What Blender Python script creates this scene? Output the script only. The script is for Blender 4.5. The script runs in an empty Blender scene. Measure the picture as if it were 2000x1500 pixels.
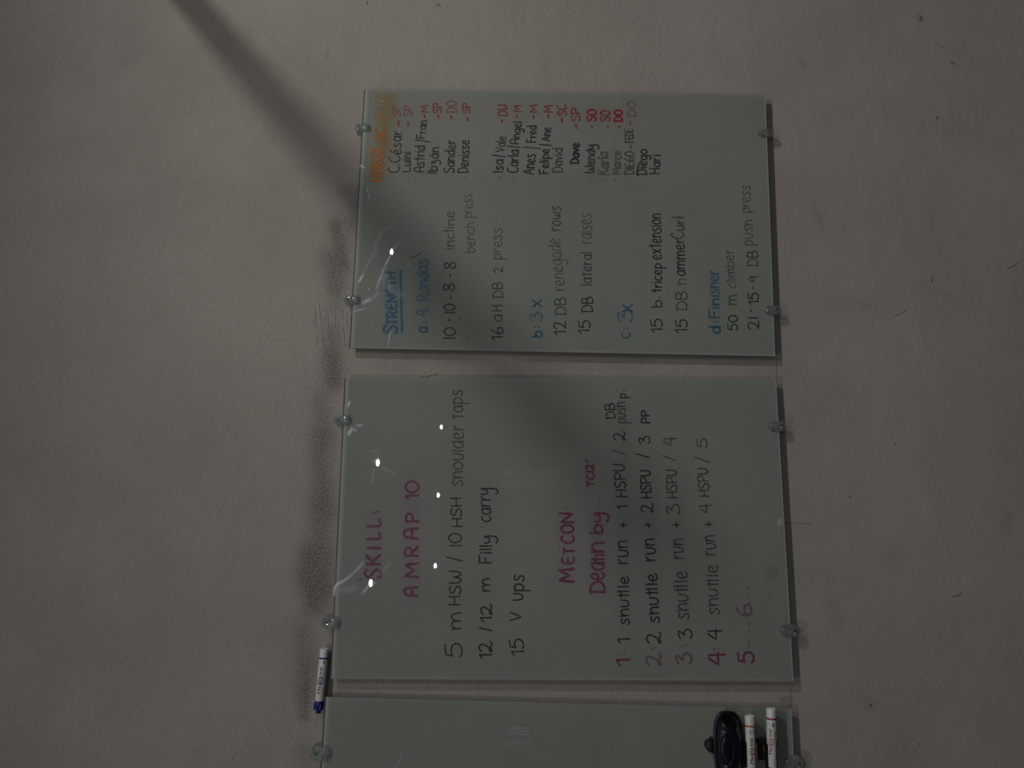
import bpy, bmesh, math, random
from mathutils import Vector, Matrix, noise
random.seed(7)
scn = bpy.context.scene
COL = scn.collection

# ------------------------------------------------------------------ camera
F = 1488.55
CAM = Vector((0.28949, -1.58438, 1.58142))
_rv = Vector((0.01084, -0.00488, -0.18771))
RM = Matrix.Rotation(_rv.length, 3, _rv.normalized())     # columns: right, forward, up of the upright view
_r, _f, _u = RM.col[0], RM.col[1], RM.col[2]
cd = bpy.data.cameras.new('camera'); cam = bpy.data.objects.new('camera', cd); COL.objects.link(cam)
cd.sensor_width = 36; cd.lens = F / 2000 * 36; cd.clip_start = 0.01
m3 = Matrix((-_u, _r, -_f)).transposed()                   # phone held sideways: photo right = down
cam.matrix_world = Matrix.Translation(CAM) @ m3.to_4x4()
scn.camera = cam

def lerp(a, b, s): return a + (b - a) * s
def at(u, v, y=0.0):
    """point of the photograph -> point on the plane parallel to the wall at depth y"""
    d = RM @ Vector(((750 - v) / F, 1, (1000 - u) / F))
    return CAM + d * ((y - CAM.y) / d.y)

# ------------------------------------------------------------------ world, lights, exposure
w = bpy.data.worlds.new('world'); scn.world = w; w.use_nodes = True
w.node_tree.nodes['Background'].inputs[0].default_value = (0.93, 0.97, 1.0, 1)
w.node_tree.nodes['Background'].inputs[1].default_value = 0.088
scn.view_settings.view_transform = 'Standard'; scn.view_settings.look = 'None'
scn.view_settings.exposure = 0; scn.view_settings.gamma = 1; scn.view_settings.use_curve_mapping = False

def aim(o, tgt):
    o.rotation_euler = (Vector(tgt) - o.location).to_track_quat('-Z', 'Y').to_euler()
def spot(name, loc, tgt, power, radius, angle, blend, col=(1, .95, .9)):
    l = bpy.data.lights.new(name, 'SPOT'); l.energy = power; l.shadow_soft_size = radius
    l.spot_size = math.radians(angle); l.spot_blend = blend; l.color = col
    o = bpy.data.objects.new(name, l); COL.objects.link(o); o.location = loc; aim(o, tgt); return o
def oval(name, loc, tgt, power, sx, sy, col=(1, .98, .95)):
    l = bpy.data.lights.new(name, 'AREA'); l.shape = 'ELLIPSE'; l.size = sx; l.size_y = sy; l.energy = power; l.color = col
    o = bpy.data.objects.new(name, l); COL.objects.link(o); o.location = loc
    o.rotation_euler = (math.radians(90), 0, 0)            # faces +y, the wall
    return o
def mirrored(u, v, d):
    r = RM @ Vector(((750 - v) / F, 1, (1000 - u) / F)); r = r / r.y
    q = CAM + r * d; yg = -0.020
    return Vector((q.x, 2 * yg - q.y, q.z))
# three track spotlights in a row 2 m from the wall, 3.1 m up
spot('right_spotlight', (2.38, -2.0, 3.11), (1.60, 0, 0.05), 78, 0.040, 118, 1.0)
spot('middle_spotlight', (1.12, -2.0, 3.10), (0.80, 0, 0.10), 23, 0.022, 118, 1.0)
spot('left_spotlight', (-0.55, -2.0, 3.10), (0.30, 0, 0.70), 21, 0.022, 118, 1.0)
for (u, v) in ((765, 492), (738, 904), (724, 1139)):
    oval('strip_lamp', mirrored(u, v, 6.8), None, 3.6, .062, .032)
for (u, v) in ((862, 834), (856, 967), (850, 1105)):
    oval('far_lamp', mirrored(u, v, 12.0), None, 4.0, .072, .045)

# ------------------------------------------------------------------ helpers
def tag(o, label=None, cat=None, group=None, kind=None):
    if label: o['label'] = label
    if cat: o['category'] = cat
    if group: o['group'] = group
    if kind: o['kind'] = kind
    return o
def mesh_obj(name, verts, faces, mat, parent=None, smooth=False, base=None):
    me = bpy.data.meshes.new(name); b = Vector(base) if base is not None else (parent.location if parent else Vector())
    me.from_pydata([tuple(Vector(v) - b) for v in verts], [], faces); me.update()
    if mat: me.materials.append(mat)
    if smooth: me.polygons.foreach_set('use_smooth', [True] * len(me.polygons))
    o = bpy.data.objects.new(name, me); COL.objects.link(o)
    if parent: o.parent = parent
    else: o.location = b
    return o
def empty(name, loc):
    o = bpy.data.objects.new(name, None); COL.objects.link(o); o.location = loc; o.empty_display_size = .05; return o
def bm_obj(name, bm, mat, parent=None, smooth=True, loc=None):
    me = bpy.data.meshes.new(name); bm.normal_update(); bm.to_mesh(me); bm.free()
    if mat: me.materials.append(mat)
    me.polygons.foreach_set('use_smooth', [smooth] * len(me.polygons))
    o = bpy.data.objects.new(name, me); COL.objects.link(o)
    if parent: o.parent = parent
    if loc is not None: o.location = loc
    return o
class NT:
    def __init__(s, name):
        s.m = bpy.data.materials.new(name); s.m.use_nodes = True; s.t = s.m.node_tree; s.t.nodes.clear()
        s.out = s.n('ShaderNodeOutputMaterial')
    def n(s, ty, ins=None, **kw):
        nd = s.t.nodes.new(ty)
        for k, v in kw.items(): setattr(nd, k, v)
        for k, v in (ins or {}).items(): s.set(nd, k, v)
        return nd
    def set(s, nd, k, v):
        i = nd.inputs[k]
        if hasattr(v, 'is_output') or isinstance(v, bpy.types.NodeSocket): s.t.links.new(v, i)
        elif isinstance(v, bpy.types.Node): s.t.links.new(v.outputs[0], i)
        else: i.default_value = v
    def math(s, op, a, b=0.0, c=None, clamp=False):
        nd = s.n('ShaderNodeMath', operation=op, use_clamp=clamp); s.set(nd, 0, a); s.set(nd, 1, b)
        if c is not None: s.set(nd, 2, c)
        return nd.outputs[0]
    def ramp(s, f, a, b, va=0.0, vb=1.0):
        nd = s.n('ShaderNodeMapRange', interpolation_type='SMOOTHSTEP')
        for k, v in ((0, f), (1, a), (2, b), (3, va), (4, vb)): s.set(nd, k, v)
        return nd.outputs[0]
    def mix(s, f, a, b, mode='MIX'):
        nd = s.n('ShaderNodeMix', data_type='RGBA', blend_type=mode)
        s.set(nd, 0, f); s.set(nd, 6, a); s.set(nd, 7, b); return nd.outputs[2]
def simple(name, col, rough=.5, metal=0, coat=0, spec=.5, noise_amt=0.0, nscale=60):
    t = NT(name); c = (*col, 1)
    p = t.n('ShaderNodeBsdfPrincipled', {'Roughness': rough, 'Metallic': metal, 'Coat Weight': coat, 'Specular IOR Level': spec})
    if noise_amt:
        tc = t.n('ShaderNodeTexCoord'); nz = t.n('ShaderNodeTexNoise', {'Vector': tc.outputs['Object'], 'Scale': nscale, 'Detail': 5.0})
        f = t.ramp(nz.outputs[0], .3, .7); t.set(p, 'Base Color', t.mix(f, tuple(x * (1 - noise_amt) for x in col) + (1,), tuple(min(1, x * (1 + noise_amt)) for x in col) + (1,)))
    else: p.inputs['Base Color'].default_value = c
    t.t.links.new(p.outputs[0], t.out.inputs[0]); return t.m

# ------------------------------------------------------------------ materials: wall
def gauss_seg(P, a, b, r):
    """soft falloff around the segment a-b, all in photo-wall coordinates (x, z)"""
    ab = b - a; L = ab.length_squared; s = 0 if L < 1e-9 else max(0, min(1, (P - a).dot(ab) / L))
    d = (P - a - ab * s).length / r; return math.exp(-d * d) if d < 3 else 0.0
def make_wall_mat():
    t = NT('trowelled_cement')
    tc = t.n('ShaderNodeTexCoord'); V = tc.outputs['Object']
    at_ = t.n('ShaderNodeAttribute', attribute_name='wear'); sp = t.n('ShaderNodeSeparateColor', {0: at_.outputs['Color']})
    grime, pits, tone = sp.outputs
    # warped coordinates so marks follow the sweep of the trowel
    wn = t.n('ShaderNodeTexNoise', {'Vector': V, 'Scale': 2.2, 'Detail': 2.0})
    wv = t.n('ShaderNodeVectorMath', operation='MULTIPLY_ADD'); t.set(wv, 0, wn.outputs['Color']); wv.inputs[1].default_value = (.16, .16, .16); t.set(wv, 2, V)
    mp = t.n('ShaderNodeMapping', {'Vector': wv.outputs[0], 'Rotation': (0, math.radians(28), 0), 'Scale': (1, 1, 1.45)})
    Vs = mp.outputs[0]
    sx = t.n('ShaderNodeSeparateXYZ', {0: Vs}); cx_ = t.n('ShaderNodeCombineXYZ', {0: sx.outputs[0], 1: sx.outputs[2]}); Vf = cx_.outputs[0]
    big = t.n('ShaderNodeTexNoise', {'Vector': V, 'Scale': 3.2, 'Detail': 7.0, 'Roughness': .55})
    med = t.n('ShaderNodeTexNoise', {'Vector': Vs, 'Scale': 14.0, 'Detail': 6.0, 'Roughness': .6})
    fine = t.n('ShaderNodeTexNoise', {'Vector': Vs, 'Scale': 260.0, 'Detail': 3.0, 'Roughness': .6})
    # pits
    dens = t.n('ShaderNodeTexNoise', {'Vector': Vs, 'Scale': 7.0, 'Detail': 5.0, 'Roughness': .7})
    dn = t.math('MAXIMUM', t.math('ADD', t.ramp(dens.outputs[0], .36, .64), pits), -.1)
    def pit(scale, base, k, r0):
        vo = t.n('ShaderNodeTexVoronoi', voronoi_dimensions='2D'); t.set(vo, 'Vector', Vf); t.set(vo, 'Scale', scale); t.set(vo, 'Randomness', 1.0)
        rc = t.n('ShaderNodeSeparateColor', {0: vo.outputs['Color']})
        thr = t.math('MULTIPLY_ADD', dn, k, base)
        on = t.math('LESS_THAN', rc.outputs[0], thr)
        sz = t.math('MULTIPLY_ADD', rc.outputs[1], r0, r0 * .45)
        d = t.ramp(vo.outputs['Distance'], t.math('MULTIPLY', sz, .35), sz, 1, 0)
        return t.math('MULTIPLY', t.math('MULTIPLY', d, on), t.math('MULTIPLY_ADD', rc.outputs[2], .6, .4))
    p1 = pit(340., .03, .36, .27); p2 = pit(170., .005, .11, .17)
    pt = t.math('MAXIMUM', p1, p2)
    # base colour
    c = t.mix(t.ramp(big.outputs[0], .22, .80), (.335, .308, .280, 1), (.395, .365, .334, 1))
    c = t.mix(t.ramp(med.outputs[0], .35, .7), t.mix(1.0, c, (.95, .95, .95, 1), 'MULTIPLY'), c)
    c = t.mix(t.math('MULTIPLY', tone, .55), c, (.46, .425, .39, 1))
    gn = t.n('ShaderNodeTexNoise', {'Vector': V, 'Scale': 260.0, 'Detail': 5.0, 'Roughness': .8})
    g = t.math('MULTIPLY', grime, t.ramp(gn.outputs[0], .38, .62, .22, 1.05), clamp=True)
    c = t.mix(g, c, (.085, .083, .088, 1))
    c = t.mix(t.math('MULTIPLY', pt, .74), c, (.075, .068, .062, 1))
    h = t.math('MULTIPLY_ADD', fine.outputs[0], .55, t.math('MULTIPLY', med.outputs[0], 1.1))
    rip = t.n('ShaderNodeTexNoise', {'Vector': Vs, 'Scale': 95.0, 'Detail': 4.0, 'Roughness': .62, 'Distortion': .6})
    h = t.math('MULTIPLY_ADD', t.math('MULTIPLY', rip.outputs[0], t.math('MULTIPLY_ADD', dn, .7, .12)), 1.1, h)
    h = t.math('SUBTRACT', h, t.math('MULTIPLY', pt, .5))
    bp = t.n('ShaderNodeBump', {'Strength': .7, 'Distance': .0014, 'Height': h})
    p = t.n('ShaderNodeBsdfPrincipled', {'Base Color': c, 'Roughness': .72, 'Specular IOR Level': .25, 'Normal': bp.outputs[0]})
    t.t.links.new(p.outputs[0], t.out.inputs[0]); return t.m
M_WALL = make_wall_mat()

# ------------------------------------------------------------------ setting: wall with boards
P2 = lambda u, v: Vector((at(u, v).x, at(u, v).z))
def S(u0, v0, u1, v1, r, k): return (P2(u0, v0), P2(u1, v1), r / 940., k)
GRIME = [S(700, 370, 688, 440, 13, .50), S(672, 372, 690, 392, 18, .42), S(655, 440, 672, 520, 17, .75), S(645, 500, 660, 560, 22, .62), S(652, 560, 660, 600, 15, .35),
         S(648, 650, 652, 735, 20, .55), S(648, 700, 652, 750, 17, .75), S(625, 780, 640, 860, 20, .5), S(622, 850, 635, 1000, 22, .62), S(625, 980, 628, 1080, 26, .62),
         S(605, 1080, 630, 1150, 24, .8), S(598, 1120, 615, 1180, 22, .85), S(640, 1080, 636, 1150, 14, .5), S(592, 1220, 602, 1290, 20, .30), S(600, 1300, 594, 1360, 16, .6),
         S(598, 1340, 592, 1400, 9, .8), S(590, 1250, 586, 1340, 22, .28), S(595, 1470, 600, 1500, 22, .35), S(1040, 700, 1150, 706, 16, .22), S(740, 712, 960, 700, 12, .2),
         S(1180, 712, 1260, 712, 16, .15), S(735, 168, 800, 160, 20, .12), S(1590, 400, 1603, 450, 7, .30), S(1602, 380, 1610, 430, 4, .22), S(1742, 1100, 1752, 1070, 14, .16),
         S(1965, 1030, 1972, 1010, 10, .3), S(1960, 420, 1965, 470, 12, .13), S(1625, 1180, 1635, 1210, 18, .14), S(1640, 40, 1700, 20, 60, .12), S(1700, 1376, 1701, 1380, 5, .5),
         S(1567, 121, 1568, 124, 4, .5), S(1798, 34, 1800, 38, 6, .7), S(1620, 590, 1700, 600, 18, .12), S(1675, 590, 1690, 598, 10, .15), S(1690, 1370, 1705, 1376, 12, .14)]
PITS = [S(655, 430, 660, 600, 45, .9), S(615, 740, 620, 1180, 42, 1.0), S(600, 480, 560, 700, 110, .35), S(740, 710, 980, 705, 22, .9), S(980, 705, 1230, 715, 22, .35),
        S(700, 1345, 900, 1347, 30, .7), S(900, 1347, 1250, 1355, 30, .4), S(330, 180, 480, 460, 170, .30), S(250, 900, 480, 860, 120, .20), S(1000, 60, 1350, 120, 120, .10)]
def wear_at(x, z):
    P = Vector((x, z)); g = pd = 0.0
    for a, b, r, k in GRIME: g = g + (1 - g) * min(1, k * 1.25) * gauss_seg(P, a, b, r)
    for a, b, r, k in PITS: pd += k * gauss_seg(P, a, b, r)
    tn = max(0, noise.noise(Vector((x * 1.9, z * 1.3, 3.3)))) * .7
    # the lower part of the wall is smoother, with few pits
    pd -= max(0, min(1, (1.30 - z) / .30)) * 1.1
    return g * .95, max(0, min(1, .5 + pd * .5)), tn, 1
def grid_lines(lo, hi, dlo, dhi, step, coarse):
    xs = []; x = lo
    while x < dlo - 1e-6: xs.append(x); x += coarse
    x = dlo
    while x < dhi: xs.append(x); x += step
    x = dhi
    while x < hi - 1e-6: xs.append(x); x += coarse
    xs.append(hi); return xs
def build_wall():
    xs = grid_lines(-5, 7, -.5, 1.8, .0125, .5); zs = grid_lines(0, 5.2, .35, 3.0, .0125, .4)
    nx, nz = len(xs), len(zs)
    vs = [(x, 0, z) for z in zs for x in xs]
    fs = [(j * nx + i, j * nx + i + 1, (j + 1) * nx + i + 1, (j + 1) * nx + i) for j in range(nz - 1) for i in range(nx - 1)]
    nb = len(vs)                                            # back face and rim give the wall its thickness
    vs += [(-5, .15, 0), (7, .15, 0), (7, .15, 5.2), (-5, .15, 5.2)]
    fs += [(nb, nb + 3, nb + 2, nb + 1)]
    o = mesh_obj('wall_front', vs, fs, M_WALL)
    a = o.data.color_attributes.new('wear', 'FLOAT_COLOR', 'POINT')
    buf = []
    for (x, y, z) in vs:
        # slot keeps neutral values away from the photographed zone
        w_ = wear_at(x, z) if (-.6 < x < 1.9 and .3 < z < 3.1) else (0, .5, 0, 1)
        buf += [w_[0], w_[1] - .5 + 0.0 if w_[1] > .5 else (w_[1] - .5), w_[2], 1]
    a.data.foreach_set('color', buf)
    tag(o, kind='structure'); return o
wall = build_wall()

M_FLOOR = simple('rubber_floor', (.035, .035, .038), .8, noise_amt=.4, nscale=90)
def box(name, x0, x1, y0, y1, z0, z1, mat, parent=None):
    v = [(x, y, z) for z in (z0, z1) for y in (y0, y1) for x in (x0, x1)]
    f = [(0, 2, 3, 1), (4, 5, 7, 6), (0, 1, 5, 4), (2, 6, 7, 3), (0, 4, 6, 2), (1, 3, 7, 5)]
    return mesh_obj(name, v, f, mat, parent)
tag(box('floor', -5, 7, -12, .15, -.1, 0, M_FLOOR), kind='structure')
M_DARKWALL = simple('dark_cement', (.10, .095, .09), .8, noise_amt=.25, nscale=3)
tag(box('wall_rear', -5, 7, -12.15, -12, 0, 5.2, M_DARKWALL), kind='structure')
def lit(name, col, k):
    t = NT(name); e = t.n('ShaderNodeEmission', {'Color': (*col, 1), 'Strength': k}); t.t.links.new(e.outputs[0], t.out.inputs[0]); return t.m
def rear_window(name, u0, v0, u1, v1, k, bars):
    def rp(u, v):
        r = RM @ Vector(((750 - v) / F, 1, (1000 - u) / F)); r = r / r.y; d = 11.95 + 2 * -.020 - CAM.y; q = CAM + r * d; return q.x, q.z
    xa, za = rp(u0, v1); xb, zb = rp(u1, v0); x0, x1 = sorted((xa, xb)); z0, z1 = sorted((za, zb))
    o = box(name, x0 - .05, x1 + .05, -12, -11.97, z0 - .05, z1 + .05, M_DARKWALL); tag(o, kind='structure')
    n = bars + 1
    for i in range(n):
        a = lerp(x0, x1, i / n) + .008; b = lerp(x0, x1, (i + 1) / n) - .008
        mesh_obj('pane', [(a, -11.965, z0), (b, -11.965, z0), (b, -11.965, z1), (a, -11.965, z1)], [(0, 3, 2, 1)], lit('lit_pane', (.85, .95, 1), k), o)
rear_window('window_1', 988, 1420, 1033, 1436, .36, 2)
rear_window('window_2', 976, 917, 1094, 951, .11, 1)
rear_window('window_3', 983, 1443, 1038, 1457, .16, 0)
M_STEEL = simple('painted_steel', (.12, .12, .12), .5)
# unseen beam above the frame, sized to cast the long slanting shadow
PX, PZ = 1.75, 2.573
tag(box('unseen_beam_1', PX - .0175, PX + .0175, -1.42, 0, PZ - .0175, PZ + .0175, M_STEEL), kind='structure')

# ------------------------------------------------------------------ glass boards
GF = -0.020      # front face of the glass
GB = -0.015      # its back face
def board_mat(name, seed):
    t = NT(name); tc = t.n('ShaderNodeTexCoord'); V = tc.outputs['Object']
    a = t.n('ShaderNodeAttribute', attribute_name='stain_shade')
    n1 = t.n('ShaderNodeTexNoise', {'Vector': V, 'Scale': 3.0 + seed, 'Detail': 4.0})
    n2 = t.n('ShaderNodeTexNoise', {'Vector': V, 'Scale': 55.0, 'Detail': 5.0, 'Roughness': .7})
    c = t.mix(t.ramp(n1.outputs[0], .3, .7), (.232, .252, .232, 1), (.255, .272, .248, 1))
    c = t.mix(t.ramp(n2.outputs[0], .35, .75), c, t.mix(1.0, c, (1.03, 1.03, 1.035, 1), 'MULTIPLY'))
    c = t.mix(1.0, c, a.outputs['Color'], 'MULTIPLY')
    r = t.ramp(n2.outputs[0], .4, .8, .004, .010)
    p = t.n('ShaderNodeBsdfPrincipled', {'Base Color': c, 'Roughness': r, 'Specular IOR Level': .5, 'IOR': 1.5})
    t.t.links.new(p.outputs[0], t.out.inputs[0]); return t.m
M_MARGIN = simple('margin_light_tone', (.292, .310, .292), .05)  # lighter strip tones hold the light caught along the board edges
M_BRIGHT = simple('edge_glint_line', (.385, .42, .398), .05)
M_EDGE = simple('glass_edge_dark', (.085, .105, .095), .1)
M_SIDE = simple('glass_side', (.20, .27, .235), .2)

class Board:
    def __init__(s, TL, TR, BL, BR, label, marks, seed):
        """corner points in the room, upright view: TL top left ..."""
        s.TL, s.TR, s.BL, s.BR = TL, TR, BL, BR
        s.W = (BR - BL).length; s.H = (TL - BL).length
        s.root = empty('glass_writing_board', (BL.x, GF, BL.z)); tag(s.root, label, 'writing board')
        M = board_mat('back_painted_glass_%d' % seed, seed)
        # margins in metres (left, right, bottom, top)
        l, r, b, t = .0045, .0055, .0022, .0115
        nx, nz = 110, 160
        su = [l / s.W] + [l / s.W + (1 - (l + r) / s.W) * i / nx for i in range(1, nx)] + [1 - r / s.W]
        sv = [b / s.H] + [b / s.H + (1 - (b + t) / s.H) * i / nz for i in range(1, nz)] + [1 - t / s.H]
        vs = [s.pt(a, c) for c in sv for a in su]; n = len(su)
        fs = [(j * n + i, j * n + i + 1, (j + 1) * n + i + 1, (j + 1) * n + i) for j in range(len(sv) - 1) for i in range(n - 1)]
        o = mesh_obj('painted_panel', vs, fs, M, s.root)
        at_ = o.data.color_attributes.new('stain_shade', 'FLOAT_COLOR', 'POINT'); buf = []
        mk = [(Vector((at(q[0], q[1], GF).x, at(q[0], q[1], GF).z)), Vector((at(q[2], q[3], GF).x, at(q[2], q[3], GF).z)), q[4] / 940., q[5]) for q in marks]
        for v in vs:
            P = Vector((v.x, v.z)); c = [1, 1, 1]
            for a0, b0, rr, col in mk:
                g = gauss_seg(P, a0, b0, rr)
                if g > .003: c = [c[k] * (1 - g * (1 - col[k])) for k in range(3)]
            buf += c + [1]
        at_.data.foreach_set('color', buf)
        # glass body: side faces and back
        f4 = [s.pt(0, 0), s.pt(1, 0), s.pt(1, 1), s.pt(0, 1)]; b4 = [Vector((p.x, GB, p.z)) for p in f4]
        mesh_obj('glass_side', f4 + b4, [(0, 4, 5, 1), (1, 5, 6, 2), (2, 6, 7, 3), (3, 7, 4, 0), (4, 7, 6, 5)], M_SIDE, s.root)
        # margins: opaque strips, light caught at the glass edges put into their colours
        def strip(name, u0, u1, w0, w1, mat): mesh_obj(name, [s.pt(u0, w0), s.pt(u1, w0), s.pt(u1, w1), s.pt(u0, w1)], [(0, 1, 2, 3)], mat, s.root)
        W, H = s.W, s.H
        strip('dark_rim', 0, 1, 1 - .0022 / H, 1, M_EDGE)
        strip('lit_tone_margin', 0, 1, 1 - .0045 / H, 1 - .0022 / H, M_MARGIN)
        strip('edge_glint_tone', 0, 1, 1 - .0066 / H, 1 - .0045 / H, M_BRIGHT)
        strip('lit_tone_margin', 0, 1, 1 - t / H, 1 - .0066 / H, M_MARGIN)
        strip('lit_tone_margin', 1 - r / W, 1, b / H, 1 - t / H, M_SIDEM)
        strip('lit_tone_margin', 0, l / W * .7, b / H, 1 - t / H, M_SIDEM)
        strip('edge_glint_tone', l / W * .7, l / W, b / H, 1 - t / H, M_MARGIN)
        strip('edge_glint_tone', 0, 1, 0, b / H, M_LINE)
    def pt(s, a, c):
        p = lerp(lerp(s.BL, s.BR, a), lerp(s.TL, s.TR, a), c); return Vector((p.x, GF, p.z))
M_SIDEM = simple('margin_light_side', (.256, .280, .260), .05)
M_LINE = simple('edge_glint_lower', (.32, .385, .35), .08)
OR = (1.0, .84, .60); ORS = (1.0, .78, .50); RD = (1.0, .94, .93); MG = (1.0, .87, .95); BL_ = (.74, .93, 1.0); SHADE_DK = (.90, .92, .90)
marksA = [(740, 345, 752, 280, 13, ORS), (752, 270, 762, 190, 14, OR), (740, 345, 758, 190, 18, (1, .95, .86)),
          (775, 225, 1000, 215, 26, RD), (1000, 225, 1240, 215, 26, RD), (1150, 225, 1215, 225, 14, (1, .90, .89)),
          (765, 645, 768, 540, 16, BL_), (785, 645, 783, 530, 8, (.8, .94, 1)), (825, 600, 828, 510, 17, (.85, .95, 1)), (1395, 640, 1395, 540, 15, (.86, .96, 1)),
          (1050, 620, 1052, 590, 12, (.88, .96, 1)), (1155, 330, 1205, 300, 16, (.93, .97, .93)), (835, 345, 1205, 345, 30, (.97, .98, .95)),
          (820, 640, 860, 560, 40, SHADE_DK), (750, 480, 800, 440, 45, (.93, .97, .98)), (870, 640, 990, 640, 20, (.95, .96, .95))]  # first two patches put the slanting shadow band into the colour
marksB = [(728, 1125, 730, 1010, 20, MG), (803, 1160, 803, 945, 22, MG), (1106, 1130, 1106, 1010, 20, MG), (1168, 1150, 1168, 1010, 20, (1, .82, .92)),
          (1150, 950, 1156, 900, 14, (1, .9, .96)), (888, 1270, 888, 780, 18, (.95, .96, .95)), (948, 1260, 948, 960, 18, (.95, .96, .95)),
          (1050, 830, 1060, 850, 60, (.93, .95, .94)), (1218, 1220, 1218, 800, 15, (.93, .93, .93)), (1277, 1220, 1270, 900, 15, (.93, .93, .93)), (1338, 1220, 1330, 900, 15, (.94, .94, .94)),  # first patch paints the same shadow band on the glass
          (1505, 1125, 1512, 1115, 10, (.8, .83, .8)), (1503, 1165, 1506, 1170, 7, (.86, .88, .86))]
A = dict(TR=at(711, 175, GF), BR=at(1495, 186, GF), TL=at(682, 680, GF), BL=at(1514, 696, GF))
B = dict(TR=at(673, 738, GF), BR=at(1515.5, 741, GF), TL=at(645, 1326, GF), BL=at(1550, 1331, GF))
_ct, _cb = at(634.5, 1361, GF), at(1546, 1384.5, GF)
_cd = Vector(((_ct - _cb).z, 0, -(_ct - _cb).x)).normalized() * .60
C = dict(TR=_ct, BR=_cb, TL=_ct - _cd, BL=_cb - _cd)
bA = Board(label='glass board with orange title, blue headings and a red-coded name list, topmost in the photo', marks=marksA, seed=1, **A)
bB = Board(label='glass board with magenta headings and black numbered lines, in the middle of the photo', marks=marksB, seed=2, **B)
bC = Board(label='blank glass board cut off by the photo bottom, behind the marker holder', marks=[(1100, 1440, 1120, 1440, 50, (.97, .98, .97))], seed=3, **C)
# chip in the lower edge of the middle board
def chip():
    c = at(1527, 1020, GF - .0002); vs = [c + Vector((-.0085, 0, -.0005))]
    for i in range(0, 13):
        a = math.pi * i / 12; vs.append(Vector((c.x + .0085 * math.cos(a), GF - .0003, c.z + .0105 * math.sin(a) * (1 + .15 * math.sin(3 * a)))))
    base = [Vector((v.x, GF + .0008, v.z)) for v in vs]; n = len(vs)
    mesh_obj('chipped_edge', vs + base, [tuple(range(1, n))] + [(i, i + 1, n + i + 1, n + i) for i in range(1, n - 1)], simple('chipped_glass', (.34, .38, .35), .35), bB.root)
chip()

# ------------------------------------------------------------------ handwriting: single-stroke letters
G = {}
def g(ch, w, *st): G[ch] = (w, st)
# strokes: ('l', pts) straight, ('s', pts) smoothed.  capitals/digits: y 0..1
def L_(*p): return ('l', p)
def S_(*p): return ('s', p)
g('A', .6, S_((0, 0), (.04, .45), (.1, .85), (.3, 1), (.5, .88), (.57, .4), (.6, 0)), L_((.05, .42), (.57, .4)))
g('Λ', .6, L_((0, 0), (.3, 1), (.62, 0)), L_((.1, .35), (.52, .35)))
g('B', .52, L_((0, 0), (0, 1)), S_((-.03, .97), (.3, 1), (.42, .78), (.3, .56), (.05, .52)), S_((.05, .52), (.38, .5), (.52, .26), (.35, .03), (0, .02)))
g('C', .55, S_((.5, .92), (.3, 1), (.06, .7), (.03, .3), (.22, .02), (.42, .03), (.55, .16)))
g('D', .56, L_((.02, 0), (.04, .97)), S_((-.05, .93), (.22, 1), (.5, .75), (.55, .35), (.35, .06), (0, 0)))
g('E', .5, S_((.46, 1), (.12, .95), (.02, .7), (.02, .25), (.15, .02), (.5, .04)), L_((.03, .5), (.4, .52)))
g('F', .48, L_((.5, 1), (0, .97)), L_((.03, .97), (.03, 0)), L_((.03, .5), (.38, .52)))
g('G', .56, S_((.5, .88), (.3, 1), (.06, .7), (.03, .3), (.22, .02), (.42, .05), (.54, .42)), L_((.3, .42), (.56, .42)))
g('H', .52, L_((0, 0), (0, 1)), L_((.52, 0), (.5, 1)), L_((0, .48), (.52, .5)))
g('I', .04, L_((.02, 0), (.02, 1)))
g('K', .5, L_((0, 0), (0, 1)), L_((.46, 1), (.04, .42)), L_((.16, .55), (.5, 0)))
g('L', .5, S_((0, 1), (.01, .4), (.04, .1), (.2, .0), (.5, .12)))
g('M', .75, L_((0, 0), (.06, 1), (.36, .3), (.66, 1), (.75, 0)))
g('N', .52, L_((0, 0), (0, 1), (.5, 0), (.54, 1)))
g('O', .58, S_((.34, 1), (.1, .86), (.0, .5), (.12, .1), (.32, 0), (.54, .25), (.56, .7), (.34, 1), (.26, .97)))
g('P', .5, L_((.02, 0), (.02, 1)), S_((-.03, .93), (.25, 1), (.5, .82), (.4, .52), (.04, .45)))
g('R', .55, L_((.02, 0), (.02, 1)), S_((-.03, .95), (.25, 1), (.48, .82), (.38, .54), (.06, .46)), L_((.16, .48), (.55, 0)))
g('S', .5, S_((.5, .86), (.3, 1), (.06, .88), (.08, .64), (.34, .48), (.48, .25), (.34, .02), (.1, .02), (0, .14)))
g('T', .5, L_((0, 1), (.52, .97)), L_((.25, .98), (.27, 0)))
g('U', .5, S_((0, 1), (.0, .5), (.06, .12), (.25, 0), (.44, .15), (.49, .5), (.5, 1)))
g('V', .5, L_((0, 1), (.24, 0), (.54, 1)))
g('W', .74, S_((.02, 1), (.0, .4), (.1, .02), (.28, .06), (.36, .5), (.38, .6), (.4, .4), (.5, .03), (.66, .05), (.74, .5), (.74, 1)))
g('X', .5, L_((0, 0), (.5, 1)), L_((0, 1), (.5, 0)))
g('Y', .5, L_((0, 1), (.25, .5)), L_((.5, 1), (.2, 0)))
g('0', .58, S_((.34, 1), (.1, .86), (.0, .5), (.12, .1), (.32, 0), (.54, .25), (.56, .7), (.34, 1), (.26, .97)))
g('|', .04, L_((.02, 0), (.02, 1)))
g('1', .26, L_((0, .74), (.22, 1), (.24, 0)))
g('2', .52, S_((0, .78), (.14, .98), (.36, .95), (.42, .72), (.28, .3), (.12, .06), (.04, .02)), L_((.04, .02), (.52, .0)))
g('²', .6, S_((0, .82), (.2, 1), (.42, .9), (.42, .6), (.22, .16), (.06, .0), (.0, .1), (.1, .2), (.3, .1), (.5, .0), (.62, .14)))
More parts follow.
